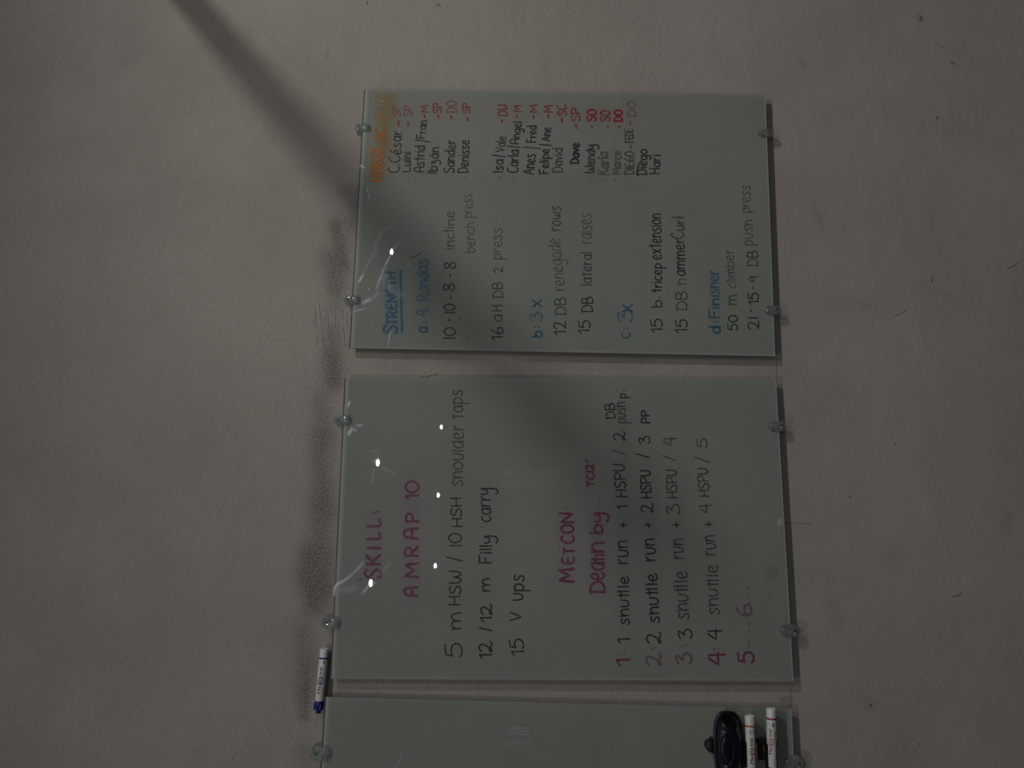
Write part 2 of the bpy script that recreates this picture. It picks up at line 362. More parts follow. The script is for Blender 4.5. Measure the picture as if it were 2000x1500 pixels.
g('3', .55, S_((0, .86), (.2, 1), (.42, .98), (.36, .8), (.2, .58), (.42, .56), (.55, .3), (.42, .05), (.18, -.02), (.0, .12)))
g('4', .55, L_((.3, 1), (0, .4), (.56, .42)), L_((.44, 1.0), (.47, 0)))
g('5', .56, L_((.5, 1), (.1, .96), (.04, .55)), S_((.04, .55), (.26, .64), (.5, .5), (.52, .2), (.34, .0), (.1, .0), (.0, .1)))
g('6', .5, S_((.36, 1), (.14, .75), (.02, .4), (.08, .08), (.28, 0), (.48, .18), (.42, .42), (.2, .46), (.04, .28)))
g('8', .5, S_((.4, .9), (.2, 1), (.04, .84), (.14, .6), (.38, .42), (.48, .18), (.28, .0), (.04, .14), (.12, .42), (.36, .62), (.46, .84), (.34, .97)))
g('9', .45, S_((.4, .85), (.22, 1), (.02, .82), (.06, .56), (.26, .52), (.4, .74), (.42, .9)), L_((.41, .98), (.45, 0)))
g('-', .26, L_((0, .42), (.26, .44))); g('/', .34, L_((.0, -.06), (.34, 1.05))); g('.', .05, L_((0, 0), (.03, .05))); g("'", .1, L_((0, .62), (.1, 1)))
g(':', .06, L_((0, .22), (.05, .26)), L_((0, .62), (.05, .66))); g('+', .5, L_((0, .45), (.5, .5)), L_((.25, .1), (.25, .95)))
# lower case: y 0..1 is the x-height, 2 the ascender line
def lo(ch, w, *st): G[ch] = (w, st, True)
BOWL = S_((.42, .84), (.24, 1), (.04, .72), (.03, .3), (.18, .02), (.36, .2), (.43, .6))
lo('a', .46, BOWL, L_((.44, 1.05), (.46, 0)))
lo('b', .46, L_((.02, 2), (.02, 0)), S_((.02, .55), (.2, .98), (.42, .8), (.44, .3), (.24, 0), (.02, .12)))
lo('c', .42, S_((.4, .92), (.22, 1), (.03, .65), (.04, .25), (.2, .01), (.42, .12)))
lo('d', .46, BOWL, L_((.44, 2), (.46, 0)))
lo('e', .46, S_((.04, .5), (.28, .5), (.4, .72), (.28, 1), (.1, .9), (.01, .5), (.1, .1), (.28, 0), (.46, .16)))
lo('g', .46, BOWL, S_((.44, 1.05), (.46, .2), (.42, -.5), (.24, -.72), (.04, -.5)))
lo('h', .42, L_((0, 2), (.0, 0)), S_((0, .5), (.14, .92), (.32, .95), (.4, .6), (.42, 0)))
lo('&', .42, L_((-.02, 1.4), (.02, 0)), S_((.02, .5), (.14, .92), (.32, .95), (.4, .6), (.42, 0)))
lo('i', .06, L_((.03, 1), (.03, 0)), L_((.04, 1.6), (.05, 1.75)))
lo('ı', .06, L_((.03, 1.15), (.03, 0)))
lo('k', .4, L_((0, 2), (0, 0)), L_((.36, 1), (.02, .4), (.4, 0)))
lo('l', .05, L_((.02, 2), (.03, 0)))
lo('m', .7, L_((0, 1), (.03, 0)), S_((.03, .5), (.14, .92), (.28, .92), (.34, .5), (.35, 0)), S_((.35, .5), (.46, .92), (.6, .95), (.68, .5), (.7, 0)))
lo('n', .42, L_((0, 1), (.02, 0)), S_((.02, .5), (.14, .92), (.32, .95), (.4, .6), (.42, 0)))
lo('o', .48, S_((.26, 1), (.06, .8), (.0, .4), (.14, .03), (.32, .02), (.47, .4), (.42, .84), (.26, 1), (.2, .98)))
lo('p', .45, L_((.03, 1.02), (.02, -.72)), S_((.02, .75), (.22, 1), (.43, .75), (.4, .25), (.2, .02), (.03, .15)))
lo('r', .3, L_((0, 1), (.03, 0)), S_((.03, .5), (.12, .85), (.3, 1.0)))
lo('s', .4, S_((.4, .92), (.2, 1.02), (.06, .82), (.18, .58), (.34, .38), (.32, .08), (.14, -.03), (0, .1)))
lo('t', .34, L_((.18, 1.9), (.2, 0)), L_((0, 1.15), (.36, 1.18)))
lo('%', .5, L_((.14, 1.9), (.16, 0)), L_((.38, 2.0), (.4, 0)), L_((0, .95), (.44, 1.0)))
lo('$', .46, L_((.02, 2.0), (.04, 0)), L_((.02, 1.0), (.42, 1.05)), L_((.42, 2.0), (.44, 0)))
lo('u', .42, S_((0, 1), (.01, .4), (.1, .03), (.26, .03), (.38, .4), (.4, 1)), L_((.4, 1), (.44, 0)))
lo('ʋ', .42, S_((0, 1.05), (.01, .4), (.1, .03), (.28, .03), (.4, .4), (.42, 1.05)))
lo('v', .38, L_((0, 1), (.18, 0), (.4, 1)))
lo('w', .6, S_((0, 1), (.02, .3), (.12, .02), (.24, .15), (.3, .75), (.34, .2), (.44, .02), (.56, .3), (.6, 1)))
lo('x', .44, L_((0, 1), (.44, 0)), L_((.42, 1.05), (.02, 0)))
lo('y', .46, S_((0, 1), (.02, .5), (.14, .3), (.32, .4), (.42, 1)), S_((.43, 1.05), (.46, .2), (.4, -.6), (.18, -.8), (.02, -.55)))
lo('z', .42, L_((.0, .95), (.36, 1), (.1, .45)), S_((.1, .45), (.34, .4), (.42, 0), (.3, -.5), (.04, -.5)))
G['é'] = (.46, G['e'][1] + (L_((.2, 1.5), (.36, 1.95)),), True); G['á'] = (.46, G['a'][1] + (L_((.2, 1.5), (.32, 1.9)),), True)
lo('·', .1)
def smooth(p, n=6):
    q = [p[0]] + list(p) + [p[-1]]; out = []
    for i in range(1, len(q) - 2):
        for k in range(n):
            t = k / n; a, b, c, d = q[i - 1], q[i], q[i + 1], q[i + 2]
            out.append(tuple(.5 * (2 * b[j] + (c[j] - a[j]) * t + (2 * a[j] - 5 * b[j] + 4 * c[j] - d[j]) * t * t + (3 * b[j] - a[j] - 3 * c[j] + d[j]) * t ** 3) for j in (0, 1)))
    out.append(tuple(p[-1])); return out
def ink_mat(name, col, lo_=.8, hi=1.0, sc=120., under=(.245, .262, .24)):
    """dry-erase ink: where the stroke is thin the glass colour shows through it"""
    t = NT(name); tc = t.n('ShaderNodeTexCoord')
    nz = t.n('ShaderNodeTexNoise', {'Vector': tc.outputs['Object'], 'Scale': sc, 'Detail': 3.0, 'Roughness': .6})
    c = t.mix(t.ramp(nz.outputs[0], .35, .65, lo_, hi), (*under, 1), (*col, 1))
    p = t.n('ShaderNodeBsdfPrincipled', {'Base Color': c, 'Roughness': .45, 'Specular IOR Level': .3})
    t.t.links.new(p.outputs[0], t.out.inputs[0]); return t.m
INK = {'k': ink_mat('black_ink', (.022, .024, .021), .9, 1), 'f': ink_mat('faded_black_ink', (.05, .055, .05), .55, .85), 'ff': ink_mat('rubbed_black_ink', (.07, .075, .07), .35, .62),
       'g': ink_mat('thin_black_ink', (.035, .04, .034), .74, .95), 'm': ink_mat('magenta_ink', (.155, .024, .090), .8, 1), 'mf': ink_mat('faded_magenta_ink', (.15, .04, .10), .6, .85),
       'r': ink_mat('red_ink', (.245, .034, .044), .78, 1), 'rf': ink_mat('faded_red_ink', (.21, .05, .062), .65, .85), 'R': ink_mat('fresh_red_ink', (.30, .012, .018), .9, 1),
       'b': ink_mat('blue_ink', (.020, .090, .165), .85, 1), 'bf': ink_mat('faded_blue_ink', (.028, .105, .18), .68, .92), 'o': ink_mat('orange_ink', (.34, .125, .018), .85, 1.0, 60., (.24, .17, .09)),
       'of': ink_mat('faded_orange_ink', (.27, .145, .04), .6, .85, 60., (.24, .2, .12)), 'd': ink_mat('ink_speck', (.03, .03, .03), .7, 1), 'ol': ink_mat('olive_residue', (.16, .155, .09), .45, .75)}
class Ink:
    def __init__(s): s.v = []; s.f = []; s.lift = 0.0
    def stroke(s, pts, wpx, y=GF - .0003, px=True):
        P = [at(u, v, y - s.lift - 3e-6 * i) for i, (u, v) in enumerate(pts)]; s.lift += 3e-6 * len(pts) + 2e-5
        if len(P) < 2: return
        hw = wpx * .9 / 940. / 2; n0 = len(s.v); L = len(P)
        for i, p in enumerate(P):
            d = (P[min(i + 1, L - 1)] - P[max(i - 1, 0)]); d = d.normalized() if d.length > 1e-9 else Vector((1, 0, 0))
            nrm = Vector((-d.z, 0, d.x)); k = hw * (1 + .14 * math.sin(i * 1.3 + p.x * 300) + random.uniform(-.06, .06))
            s.v += [p + nrm * k, p - nrm * k]
        for i in range(L - 1):
            a = n0 + 2 * i; s.f.append((a, a + 1, a + 3, a + 2))
        for idx, sg in ((0, -1), (L - 1, 1)):                # rounded tips
            d = (P[1] - P[0]) if idx == 0 else (P[-1] - P[-2]); d = d.normalized() * sg
            a, b = n0 + 2 * idx, n0 + 2 * idx + 1; c = P[idx]
            k = len(s.v); s.v += [s.v[a] * .5 + c * .5 + d * hw * .75, s.v[b] * .5 + c * .5 + d * hw * .75]
            s.f.append((a, b, k + 1, k))
    def word(s, text, v0, v1, b0, b1, h, w, xh=.64, gap=.17, slant=0.0):
        x = 0; plan = []
        for ch in text:
            if ch == ' ': x += .38; continue
            gl = G[ch]; plan.append((gl, x, ch)); x += gl[0] + gap
        tot = max(x - gap, .05)
        rnd = random.Random(text + str(v0))
        for gi, (gl, x0, ch) in enumerate(plan):
            s.lift = .00016 * (gi % 2)
            low = len(gl) > 2; jy = rnd.uniform(-.03, .03); js = rnd.uniform(.96, 1.05)
            for ty, pts in gl[1]:
                q = []
                pp = smooth(pts) if ty == 's' else [pts[0]] + [tuple(lerp(a_, b_, (k + 1) / 4) for a_, b_ in zip(pts[i], pts[i + 1])) for i in range(len(pts) - 1) for k in range(4)]
                for (gx, gy) in pp:
                    if low: gy = gy * xh if gy <= 1 else xh + (gy - 1) * (1 - xh)
                    gy = gy * js + jy; X = x0 + gx + slant * gy; f = X / tot
                    q.append((lerp(b0, b1, f) - gy * h, v0 + (v1 - v0) * f))
                s.stroke(q, w)
    def build(s, name, mat, parent, label=None):
        if not s.v: return
        o = mesh_obj(name, s.v, s.f, mat, parent)
        if label: o['label'] = label
        return o
def line(board, label, *words):
    """one handwritten line; words: (ink, width px, text, v0, v1, base0, base1, cap height [, x-height])"""
    for wd in words:
        k = Ink(); k.word(wd[2], *wd[3:8], wd[1], *(wd[8:9] or (.64,))); k.build('handwritten_word', INK[wd[0]], board.root, label)
a_ = bA
# --- first board: title and names
line(a_, 'thick orange lettering', ('o', 5.2, 'HYROX', 353, 288, 747, 748, 24), ('o', 5.2, 'AC', 275, 250, 752, 752, 19), ('of', 5.2, 'A', 243, 232, 752, 753, 21))
line(a_, 'rubbed orange lettering', ('of', 4.4, 'PULCO', 227, 184, 753, 755, 21))
NB = 'black handwritten name'
line(a_, NB, ('k', 2.9, 'C.César', 337, 256, 780, 784, 21, .62)); line(a_, NB, ('k', 2.9, 'Luini', 335, 297, 801, 802, 16, .66))
line(a_, NB, ('k', 2.9, 'Astrid', 336, 285, 828, 829, 19, .62), ('k', 2.7, '/', 277, 273, 837, 838, 26), ('k', 2.8, 'Fran', 270, 236, 829, 834, 16, .66))
line(a_, NB, ('k', 2.9, 'Ibzán', 338, 288, 853, 857, 17, .66)); line(a_, NB, ('k', 2.8, 'Sander', 337, 274, 886, 890, 20, .62)); line(a_, NB, ('k', 2.9, 'Denisse', 337, 274, 914, 916, 20, .6))
line(a_, NB, ('k', 3.0, 'Isa', 336, 312, 982, 983, 20, .64), ('k', 2.8, '/', 306, 303, 986, 986, 24), ('g', 2.8, 'Vale', 296, 266, 985, 989, 18, .64))
line(a_, NB, ('k', 3.0, 'Carla', 337, 293, 1012, 1013, 21, .62), ('k', 2.8, '/', 288, 285, 1014, 1014, 24), ('k', 2.8, 'Angel', 281, 238, 1013, 1019, 17, .62))
line(a_, NB, ('k', 2.9, 'Λnes', 340, 301, 1042, 1046, 20, .68), ('g', 2.7, '/', 290, 287, 1052, 1052, 28), ('k', 2.8, 'Fred', 278, 246, 1046, 1048, 18, .6))
line(a_, NB, ('k', 3.0, 'Felipe', 339, 291, 1070, 1072, 17, .62), ('k', 2.8, '/', 284, 282, 1076, 1076, 21), ('k', 2.8, 'Λne', 275, 249, 1074, 1076, 16, .72))
line(a_, NB, ('g', 2.8, 'David', 336, 290, 1098, 1099, 20, .62)); line(a_, NB, ('k', 4.0, 'Dave', 319, 280, 1130, 1131, 15, .72))
line(a_, 'rubbed grey handwritten name', ('g', 3.8, 'Wendy', 337, 283, 1160, 1162, 17, .68)); line(a_, 'rubbed grey handwritten name', ('f', 3.6, 'Karla', 340, 297, 1189, 1187, 20, .64))
line(a_, 'rubbed grey handwritten name', ('f', 3.4, 'Marce', 340, 295, 1211, 1213, 16, .68))
line(a_, NB, ('g', 2.6, 'DIE6O', 340, 296, 1238, 1238, 18), ('g', 2.6, '-', 290, 281, 1240, 1240, 20), ('g', 2.5, 'FEDE', 278, 252, 1237, 1236, 16))
line(a_, NB, ('k', 2.9, 'Diego', 341, 292, 1262, 1264, 18, .62)); line(a_, NB, ('k', 2.9, 'Hari', 339, 303, 1288, 1289, 18, .64))
Ink_ = Ink(); Ink_.stroke([(1246, 344), (1244, 335), (1246, 324), (1252, 312)], 2.6); Ink_.build('handwriting', INK['k'], a_.root)
# --- red codes
RED = [('R', 4, 245, 236, 778, 0), ('R', 4, 245, 237, 797, 0), ('R', 4, 229, 224, 829, 0), ('R', 4, 230, 225, 856, 0), ('R', 4, 232, 226, 881, 0), ('R', 4, 236, 230, 913, 0),
       ('R', 4, 239, 234, 980, 0), ('R', 3.6, 230, 225, 1009, 0), ('R', 3.6, 231, 226, 1042, 0), ('R', 3.8, 231, 224, 1071, 0), ('R', 4.5, 238, 231, 1097.5, 0), ('R', 3.6, 251, 242, 1125, 0),
       ('r', 3.4, 251, 245, 1156, 0), ('r', 3.4, 251, 245, 1187, 0), ('r', 3.4, 251, 245, 1209, 0), ('r', 2.6, 244, 236, 1231, 0)]
for _, wd, v0, v1, x, _z in RED:
    ik = Ink(); ik.stroke([(x + .5, v0), (x, (v0 + v1) / 2), (x - .3, v1)], wd); ik.build('handwriting', INK[_], a_.root, 'red handwritten dash')
for (ink, wd, tx, v0, v1, b, h) in (('rf', 3, 'SP', 227, 207, 782, 16), ('rf', 3, 'SP', 226, 206, 804, 15), ('r', 3, 'M', 219, 206, 836, 15), ('r', 3, 'SP', 220, 202, 862, 17), ('rf', 3.2, 'DO', 219, 197, 891, 18),
                               ('r', 3, 'SP', 220, 202, 918, 15), ('r', 3.4, 'DU', 226, 205, 990, 18), ('r', 3, 'M', 218, 206, 1019, 17), ('r', 3, 'M', 219, 205, 1050, 17), ('r', 3.4, 'M', 219, 206, 1079, 18),
                               ('r', 3.6, 'SC', 225, 205, 1106, 17), ('r', 3.4, 'SP', 236, 211, 1132, 16), ('R', 3.8, 'SO', 236, 214, 1164, 17), ('r', 3.8, 'SO', 236, 216, 1191, 18), ('R', 4.2, 'DO', 237, 215, 1215, 15), ('rf', 2.4, 'DO', 227, 198, 1241, 15)):
    line(a_, 'red two-letter code' if len(tx) > 1 else 'red letter code', (ink, wd, tx, v0, v1, b, b, h))
# --- blue and black exercise lines
line(a_, 'thick blue heading', ('b', 5.0, 'S', 650, 636, 775, 775, 27), ('b', 4.6, 'TRENGTH', 634, 532, 775, 773, 20))
ik = Ink(); ik.stroke([(785, 648), (784, 610), (783, 570), (782, 528)], 4.6); ik.build('handwriting', INK['b'], a_.root, 'thick blue underline')
line(a_, 'blue heading', ('b', 4, 'a', 649, 639, 835, 835, 24, .64), ('bf', 3, ':', 632, 629, 837, 837, 20), ('bf', 3.6, '4', 618, 604, 837, 837, 25), ('bf', 3.4, 'Rondas', 587, 507, 837, 835, 23, .68))
for _p, _w in (([(803, 504), (812, 500), (823, 494)], 1.8), ([(896, 624), (899, 621)], 1.6), ([(913, 663), (914.5, 661)], 2.2)): ik = Ink(); ik.stroke(_p, _w); ik.build('stray_mark', INK['d'], a_.root)
BK = 'black handwritten line'
line(a_, BK, ('k', 2.5, '|0', 661, 640, 889, 889, 22), ('k', 2.4, '-', 628, 623, 887, 887, 20), ('k', 2.5, '|0', 611, 594, 889, 888, 20), ('k', 2.4, '-', 584, 578, 888, 888, 20),
     ('k', 2.4, '8', 568, 554, 888, 888, 22), ('k', 2.4, '-', 540, 535, 887, 887, 20), ('k', 2.4, '8', 525, 512, 889, 889, 21), ('g', 2.3, 'incline', 487, 413, 886, 887, 19, .62))
line(a_, 'faded handwritten words', ('f', 2.4, 'bench', 493, 435, 927, 926, 19, .68), ('f', 2.3, 'press', 425, 379, 922, 922, 18, .74))
line(a_, BK, ('k', 2.5, '16', 664, 639, 982, 981, 22), ('g', 2.5, 'a', 628, 615, 981, 981, 24, .66), ('g', 2.5, '$', 608, 596, 980, 981, 20, .5), ('g', 2.4, 'DB', 581, 551, 982, 981, 19), ('g', 2.3, '2', 533, 521, 981, 981, 17), ('f', 2.3, 'press', 506, 446, 979, 980, 20, .7))
line(a_, 'blue heading', ('b', 4, 'b', 658, 647, 1058, 1058, 21, .62), ('b', 2.6, ':', 640, 637, 1058, 1058, 22), ('bf', 3, '3', 626, 610, 1058, 1058, 22), ('b', 3.4, 'x', 599, 586, 1058, 1058, 25, .64))
line(a_, BK, ('k', 2.5, '12', 654, 628, 1104, 1104, 23), ('g', 2.4, 'DB', 614, 581, 1105, 1105, 21))
line(a_, 'faded handwritten words', ('f', 2.3, 'renegade', 567, 466, 1103, 1093, 24, .7), ('g', 2.4, 'rows', 450, 403, 1094, 1094, 21, .72))
line(a_, BK, ('k', 2.3, '15', 651, 626, 1152, 1152, 22), ('k', 2.4, 'DB', 609, 580, 1157, 1157, 22), ('g', 2.4, 'lateral', 557, 493, 1155, 1155, 21, .66), ('f', 2.3, 'raises', 475, 417, 1155, 1155, 24, .74))
line(a_, 'blue heading', ('bf', 3, 'c', 660, 650, 1231, 1231, 23, .68), ('bf', 2.4, ':', 643, 640, 1229, 1229, 17), ('bf', 3, '3', 629, 606, 1235, 1235, 27), ('b', 3.0, 'x', 609, 595, 1235, 1235, 26, .72))
line(a_, BK, ('k', 2.5, '15', 649, 623, 1294, 1292, 22), ('k', 2.5, 'b', 600, 587, 1292, 1292, 20, .6), ('k', 2.8, '.', 581, 580, 1289, 1289, 20), ('k', 2.7, 'tricep', 571, 515, 1292, 1292, 20, .62), ('k', 2.5, 'extension', 506, 418, 1291, 1291, 23, .7))
line(a_, BK, ('k', 2.5, '15', 650, 624, 1342, 1340, 22), ('g', 2.3, 'DB', 605, 569, 1341, 1341, 21), ('f', 2.3, '&', 555, 545, 1340, 1340, 22, .72), ('k', 2.5, 'ammer', 538, 467, 1338, 1336, 22, .66), ('g', 2.5, 'Curl', 466, 424, 1335, 1336, 24, .55))
line(a_, 'blue heading', ('b', 3.8, 'd', 651, 638, 1407, 1407, 22, .62), ('bf', 2.6, ':', 630, 627, 1405, 1405, 18), ('b', 3.0, 'Fini', 621, 577, 1405, 1404, 20, .62), ('bf', 3.2, 's&er', 573, 529, 1404, 1402, 21, .68))
line(a_, BK, ('k', 2.4, '50', 645, 616, 1440, 1440, 18), ('g', 2.4, 'm', 595, 577, 1439, 1439, 22, .68), ('f', 2.2, 'climber', 562, 488, 1437, 1432, 18, .7))
line(a_, BK, ('k', 2.4, '2|', 643, 620, 1481, 1481, 21), ('k', 2.2, '-', 609, 604, 1476, 1476, 20), ('k', 2.4, '15', 594, 572, 1481, 1481, 20), ('g', 2.2, '-', 565, 559, 1480, 1480, 20), ('g', 2.3, '9', 550, 540, 1481, 1481, 16),
     ('g', 2.4, 'DB', 519, 490, 1480, 1480, 20), ('f', 2.4, 'pʋs&', 479, 430, 1470, 1469, 21, .66), ('f', 2.3, 'press', 415, 363, 1465, 1465, 21, .66))
# --- second board
b_ = bB; MGL = 'magenta handwritten heading'
line(b_, MGL, ('m', 5.0, 'S', 1128, 1112, 743, 743, 31), ('m', 5.4, 'K', 1102, 1084, 742, 742, 26), ('m', 5.4, 'I', 1071, 1070, 743, 743, 25), ('m', 5.0, 'L', 1053, 1041, 743, 743, 25), ('m', 4.8, 'L', 1028, 1014, 743, 743, 26))
ik = Ink(); ik.stroke([(730, 1002), (732, 1001)], 3); ik.stroke([(737, 999.5), (739, 998.5)], 3); ik.stroke([(700, 1132), (706, 1131)], 1.4); ik.build('handwriting', INK['d'], b_.root)
line(b_, MGL, ('m', 5.2, 'A', 1164, 1147, 815, 815, 27), ('m', 5.0, 'M', 1127, 1100, 816, 817, 28), ('m', 4.4, 'R', 1086, 1067, 816, 816, 25), ('m', 5.0, 'A', 1052, 1032, 815, 816, 26), ('m', 4.6, 'P', 1019, 1003, 817, 817, 26), ('m', 4.6, '1', 974, 967, 817, 817, 26), ('m', 4.2, 'O', 962, 940, 817, 817, 26))
line(b_, BK, ('k', 2.7, '5', 1283, 1256, 902, 902, 32), ('k', 2.6, 'm', 1229, 1197, 899, 899, 30, .62), ('k', 2.6, 'HSW', 1181, 1116, 899, 900, 22), ('k', 2.4, '/', 1096, 1088, 902, 900, 26), ('k', 2.4, '|O', 1066, 1042, 901, 901, 24),
     ('k', 2.5, 'HSH', 1028, 973, 902, 901, 21), ('g', 2.5, 's&oʋlder', 949, 831, 903, 905, 22, .84), ('g', 2.5, 'taps', 818, 762, 904, 902, 21, .82))
line(b_, BK, ('k', 3.0, '1²', 1286, 1254, 961, 961, 25), ('k', 3.0, '/', 1232, 1226, 959, 958, 20), ('k', 2.9, '1²', 1214, 1181, 961, 960, 22), ('k', 2.9, 'm', 1155, 1130, 957, 957, 23, .62), ('k', 2.9, 'Filly', 1100, 1047, 960, 960, 23, .64), ('k', 2.8, 'carry', 1019, 954, 959, 957, 26, .68))
line(b_, BK, ('k', 2.7, '15', 1280, 1248, 1023, 1021, 26), ('k', 2.8, 'V', 1212, 1197, 1019, 1019, 22), ('k', 3.0, 'ʋps', 1172, 1123, 1021, 1023, 22, .84))
line(b_, MGL, ('m', 5.0, 'M', 1136, 1111, 1121, 1121, 29), ('m', 4.4, 'E', 1101, 1088, 1121, 1122, 24), ('m', 4.2, 'T', 1082, 1071, 1122, 1122, 22), ('m', 4.4, 'C', 1061, 1046, 1121, 1121, 24), ('m', 4.4, 'O', 1041, 1025, 1120, 1120, 24), ('m', 4.8, 'N', 1020, 1003, 1120, 1118, 25))
ik = Ink(); ik.stroke([(1098, 992.5), (1100, 992)], 2.4); ik.stroke([(1104, 991), (1106, 990.5)], 2.4)
for (u, v) in ((1171, 989), (1170, 980), (1169, 971)): ik.stroke([(u, v + .8), (u, v - .8)], 2.4)
ik.build('handwriting', INK['mf'], b_.root, 'faint magenta dots')
line(b_, MGL, ('m', 4.2, 'D', 1157, 1136, 1181, 1181, 27), ('m', 4.2, 'ea', 1132, 1099, 1181, 1180, 32, .76), ('m', 4.4, 'tı', 1097, 1083, 1180, 1180, 26, .6), ('m', 4.4, 'n', 1078, 1060, 1180, 1180, 32, .76), ('m', 4.2, 'by', 1042, 1002, 1177, 1176, 24, .66))
line(b_, 'small magenta note', ('m', 3.6, 'TC|2', 950, 907, 1161, 1158, 14), ('m', 3.4, "'", 902, 898, 1154, 1154, 10))
rows = [
 (('m', 4.2, '1', 1300, 1287, 1231, 1231, 26), (1210, 1278, 1219, 1276.5), ('k', 2.6, '1', 1256, 1247, 1230, 1230, 24), ('k', 2.7, 's&ʋ%le', 1220, 1126, 1228, 1227, 21, .7), ('k', 2.7, 'rʋn', 1101, 1057, 1226, 1225, 24, .74), (1217, 1025),
  ('k', 2.5, '1', 994, 988, 1225, 1225, 21), ('k', 2.4, 'HSPU', 970, 907, 1224, 1219, 21), ('g', 2.0, '/', 887, 879, 1220, 1220, 24), ('k', 2.4, '²', 860, 843, 1221, 1221, 22)),
 (('mf', 3.6, '²', 1299, 1277, 1291, 1291, 27), (1274, 1267, 1280, 1265.5), ('k', 2.9, '²', 1256, 1235, 1291, 1291, 27), ('k', 3.0, 's&ʋ%le', 1216, 1121, 1287, 1283, 22, .72), ('k', 2.9, 'rʋn', 1095, 1053, 1280, 1278, 24, .74), (1266, 1025),
  ('k', 2.6, '²', 1000, 984, 1275, 1275, 23), ('k', 2.7, 'HSPU', 972, 919, 1273, 1269, 20), ('k', 2.5, '/', 894, 886, 1267, 1267, 23), ('k', 2.5, '3', 866, 852, 1269, 1269, 20)),
 (('mf', 3.8, '3', 1296, 1276, 1351, 1351, 29), (1333, 1262.6, 1340.5, 1260), ('k', 2.6, '3', 1247, 1229, 1351, 1351, 26), ('g', 2.7, 's&ʋ%le', 1209, 1116, 1345, 1341, 25, .72), ('g', 2.7, 'rʋn', 1091, 1053, 1334, 1333, 24, .74), (1321, 1025),
  ('g', 2.5, '3', 1004, 985, 1327, 1327, 25), ('g', 2.6, 'HSPU', 972, 918, 1323, 1320, 20), ('g', 2.3, '/', 899, 890, 1318, 1318, 22), ('g', 2.3, '4', 871, 854, 1320, 1320, 23)),
 (('m', 4.2, '4', 1298, 1275, 1416, 1416, 30), (1395, 1268, 1402.5, 1266), ('k', 2.7, '4', 1249, 1229, 1410, 1410, 28), ('g', 2.5, 's&ʋ%le', 1200, 1104, 1404, 1401, 23, .76), ('g', 2.5, 'rʋn', 1084, 1046, 1397, 1396, 24, .74), (1384, 1024),
  ('g', 2.3, '4', 1002, 985, 1389, 1389, 24), ('g', 2.4, 'HSPU', 969, 915, 1386, 1381, 20), ('g', 2.3, '/', 903, 893, 1384, 1384, 24), ('g', 2.2, '5', 874, 856, 1380, 1380, 19))]
for r in rows:
    line(b_, 'magenta line number', r[0])
    ik = Ink(); u0, v0, u1, v1 = r[1]; ik.stroke([(u0, v0 + 1), (u0, v0 - 1)], 2.2); ik.stroke([(u1, v1 + 1), (u1, v1 - 1)], 2.2); ik.build('handwriting', INK['d'], b_.root)
    line(b_, 'black numbered line', r[2], r[3], r[4], *r[6:])
    ik = Ink(); u, v = r[5]; ik.stroke([(u - 7, v + .5), (u, v), (u + 7, v)], 2.3); ik.stroke([(u + 1, v + 5), (u, v), (u - 1, v - 5)], 2.3); ik.build('handwriting', INK['k'], b_.root)
line(b_, 'small black note', ('k', 2.4, 'DB', 817, 788, 1201, 1200, 18)); line(b_, 'small black note', ('g', 2.4, 'pʋs&', 826, 786, 1223, 1220, 20, .72), ('k', 2.4, 'p', 777, 769, 1222, 1222, 18, .62), ('k', 2.6, '.', 764, 763, 1219, 1219, 18))
line(b_, 'small black note', ('k', 2.9, 'PP', 826, 802, 1269, 1268, 16))
line(b_, MGL, ('m', 4.4, '5', 1294, 1273, 1472, 1472, 31), ('mf', 4.0, '6', 1203, 1180, 1467, 1467, 31))
ik = Ink()
for (u, v) in ((1462.5, 1262), (1462, 1251), (1462.5, 1231), (1462.5, 1218), (1463, 1177), (1461, 1162), (1462.5, 1149)): ik.stroke([(u, v + 1.2), (u, v - 1.2)], 2.8)
ik.build('handwriting', INK['mf'], b_.root, 'small magenta dots')
# --- specks of ink and residue
def specks(board, ink, pts, w):
    for (u, v) in pts: k = Ink(); k.stroke([(u - .4, v + w * .3), (u, v), (u + .4, v - w * .3)], w); k.build('stray_mark', INK[ink], board.root)
specks(bA, 'ol', [(770, 348), (796, 346), (821, 345), (907, 346), (939, 348), (976, 347), (1001, 348), (1151, 352), (1177, 352), (1201, 351)], 5)
specks(bA, 'd', [(724, 256), (704, 651), (958, 248), (944, 318), (788, 518), (1002, 629), (1304, 571), (1228, 344), (1269, 679), (1413, 680), (1500, 475), (1470, 202), (1478, 214), (811, 350), (847, 234), (1229, 320)], 1.6)
specks(bB, 'd', [(747, 868), (712, 866), (772, 1265), (853, 938), (941, 1029), (852, 1073), (1245, 1004), (1308, 787), (1447, 816), (1462, 758), (1485, 818), (1507, 842), (1512, 839), (1055, 751), (1075, 749), (1084, 1128), (1156, 1083), (1537, 1213), (1512, 960), (660, 1227), (652, 1233), (1036, 1175)], 1.6)
specks(bC, 'd', [(712, 1397), (1100, 1460), (980, 1420)], 1.4)

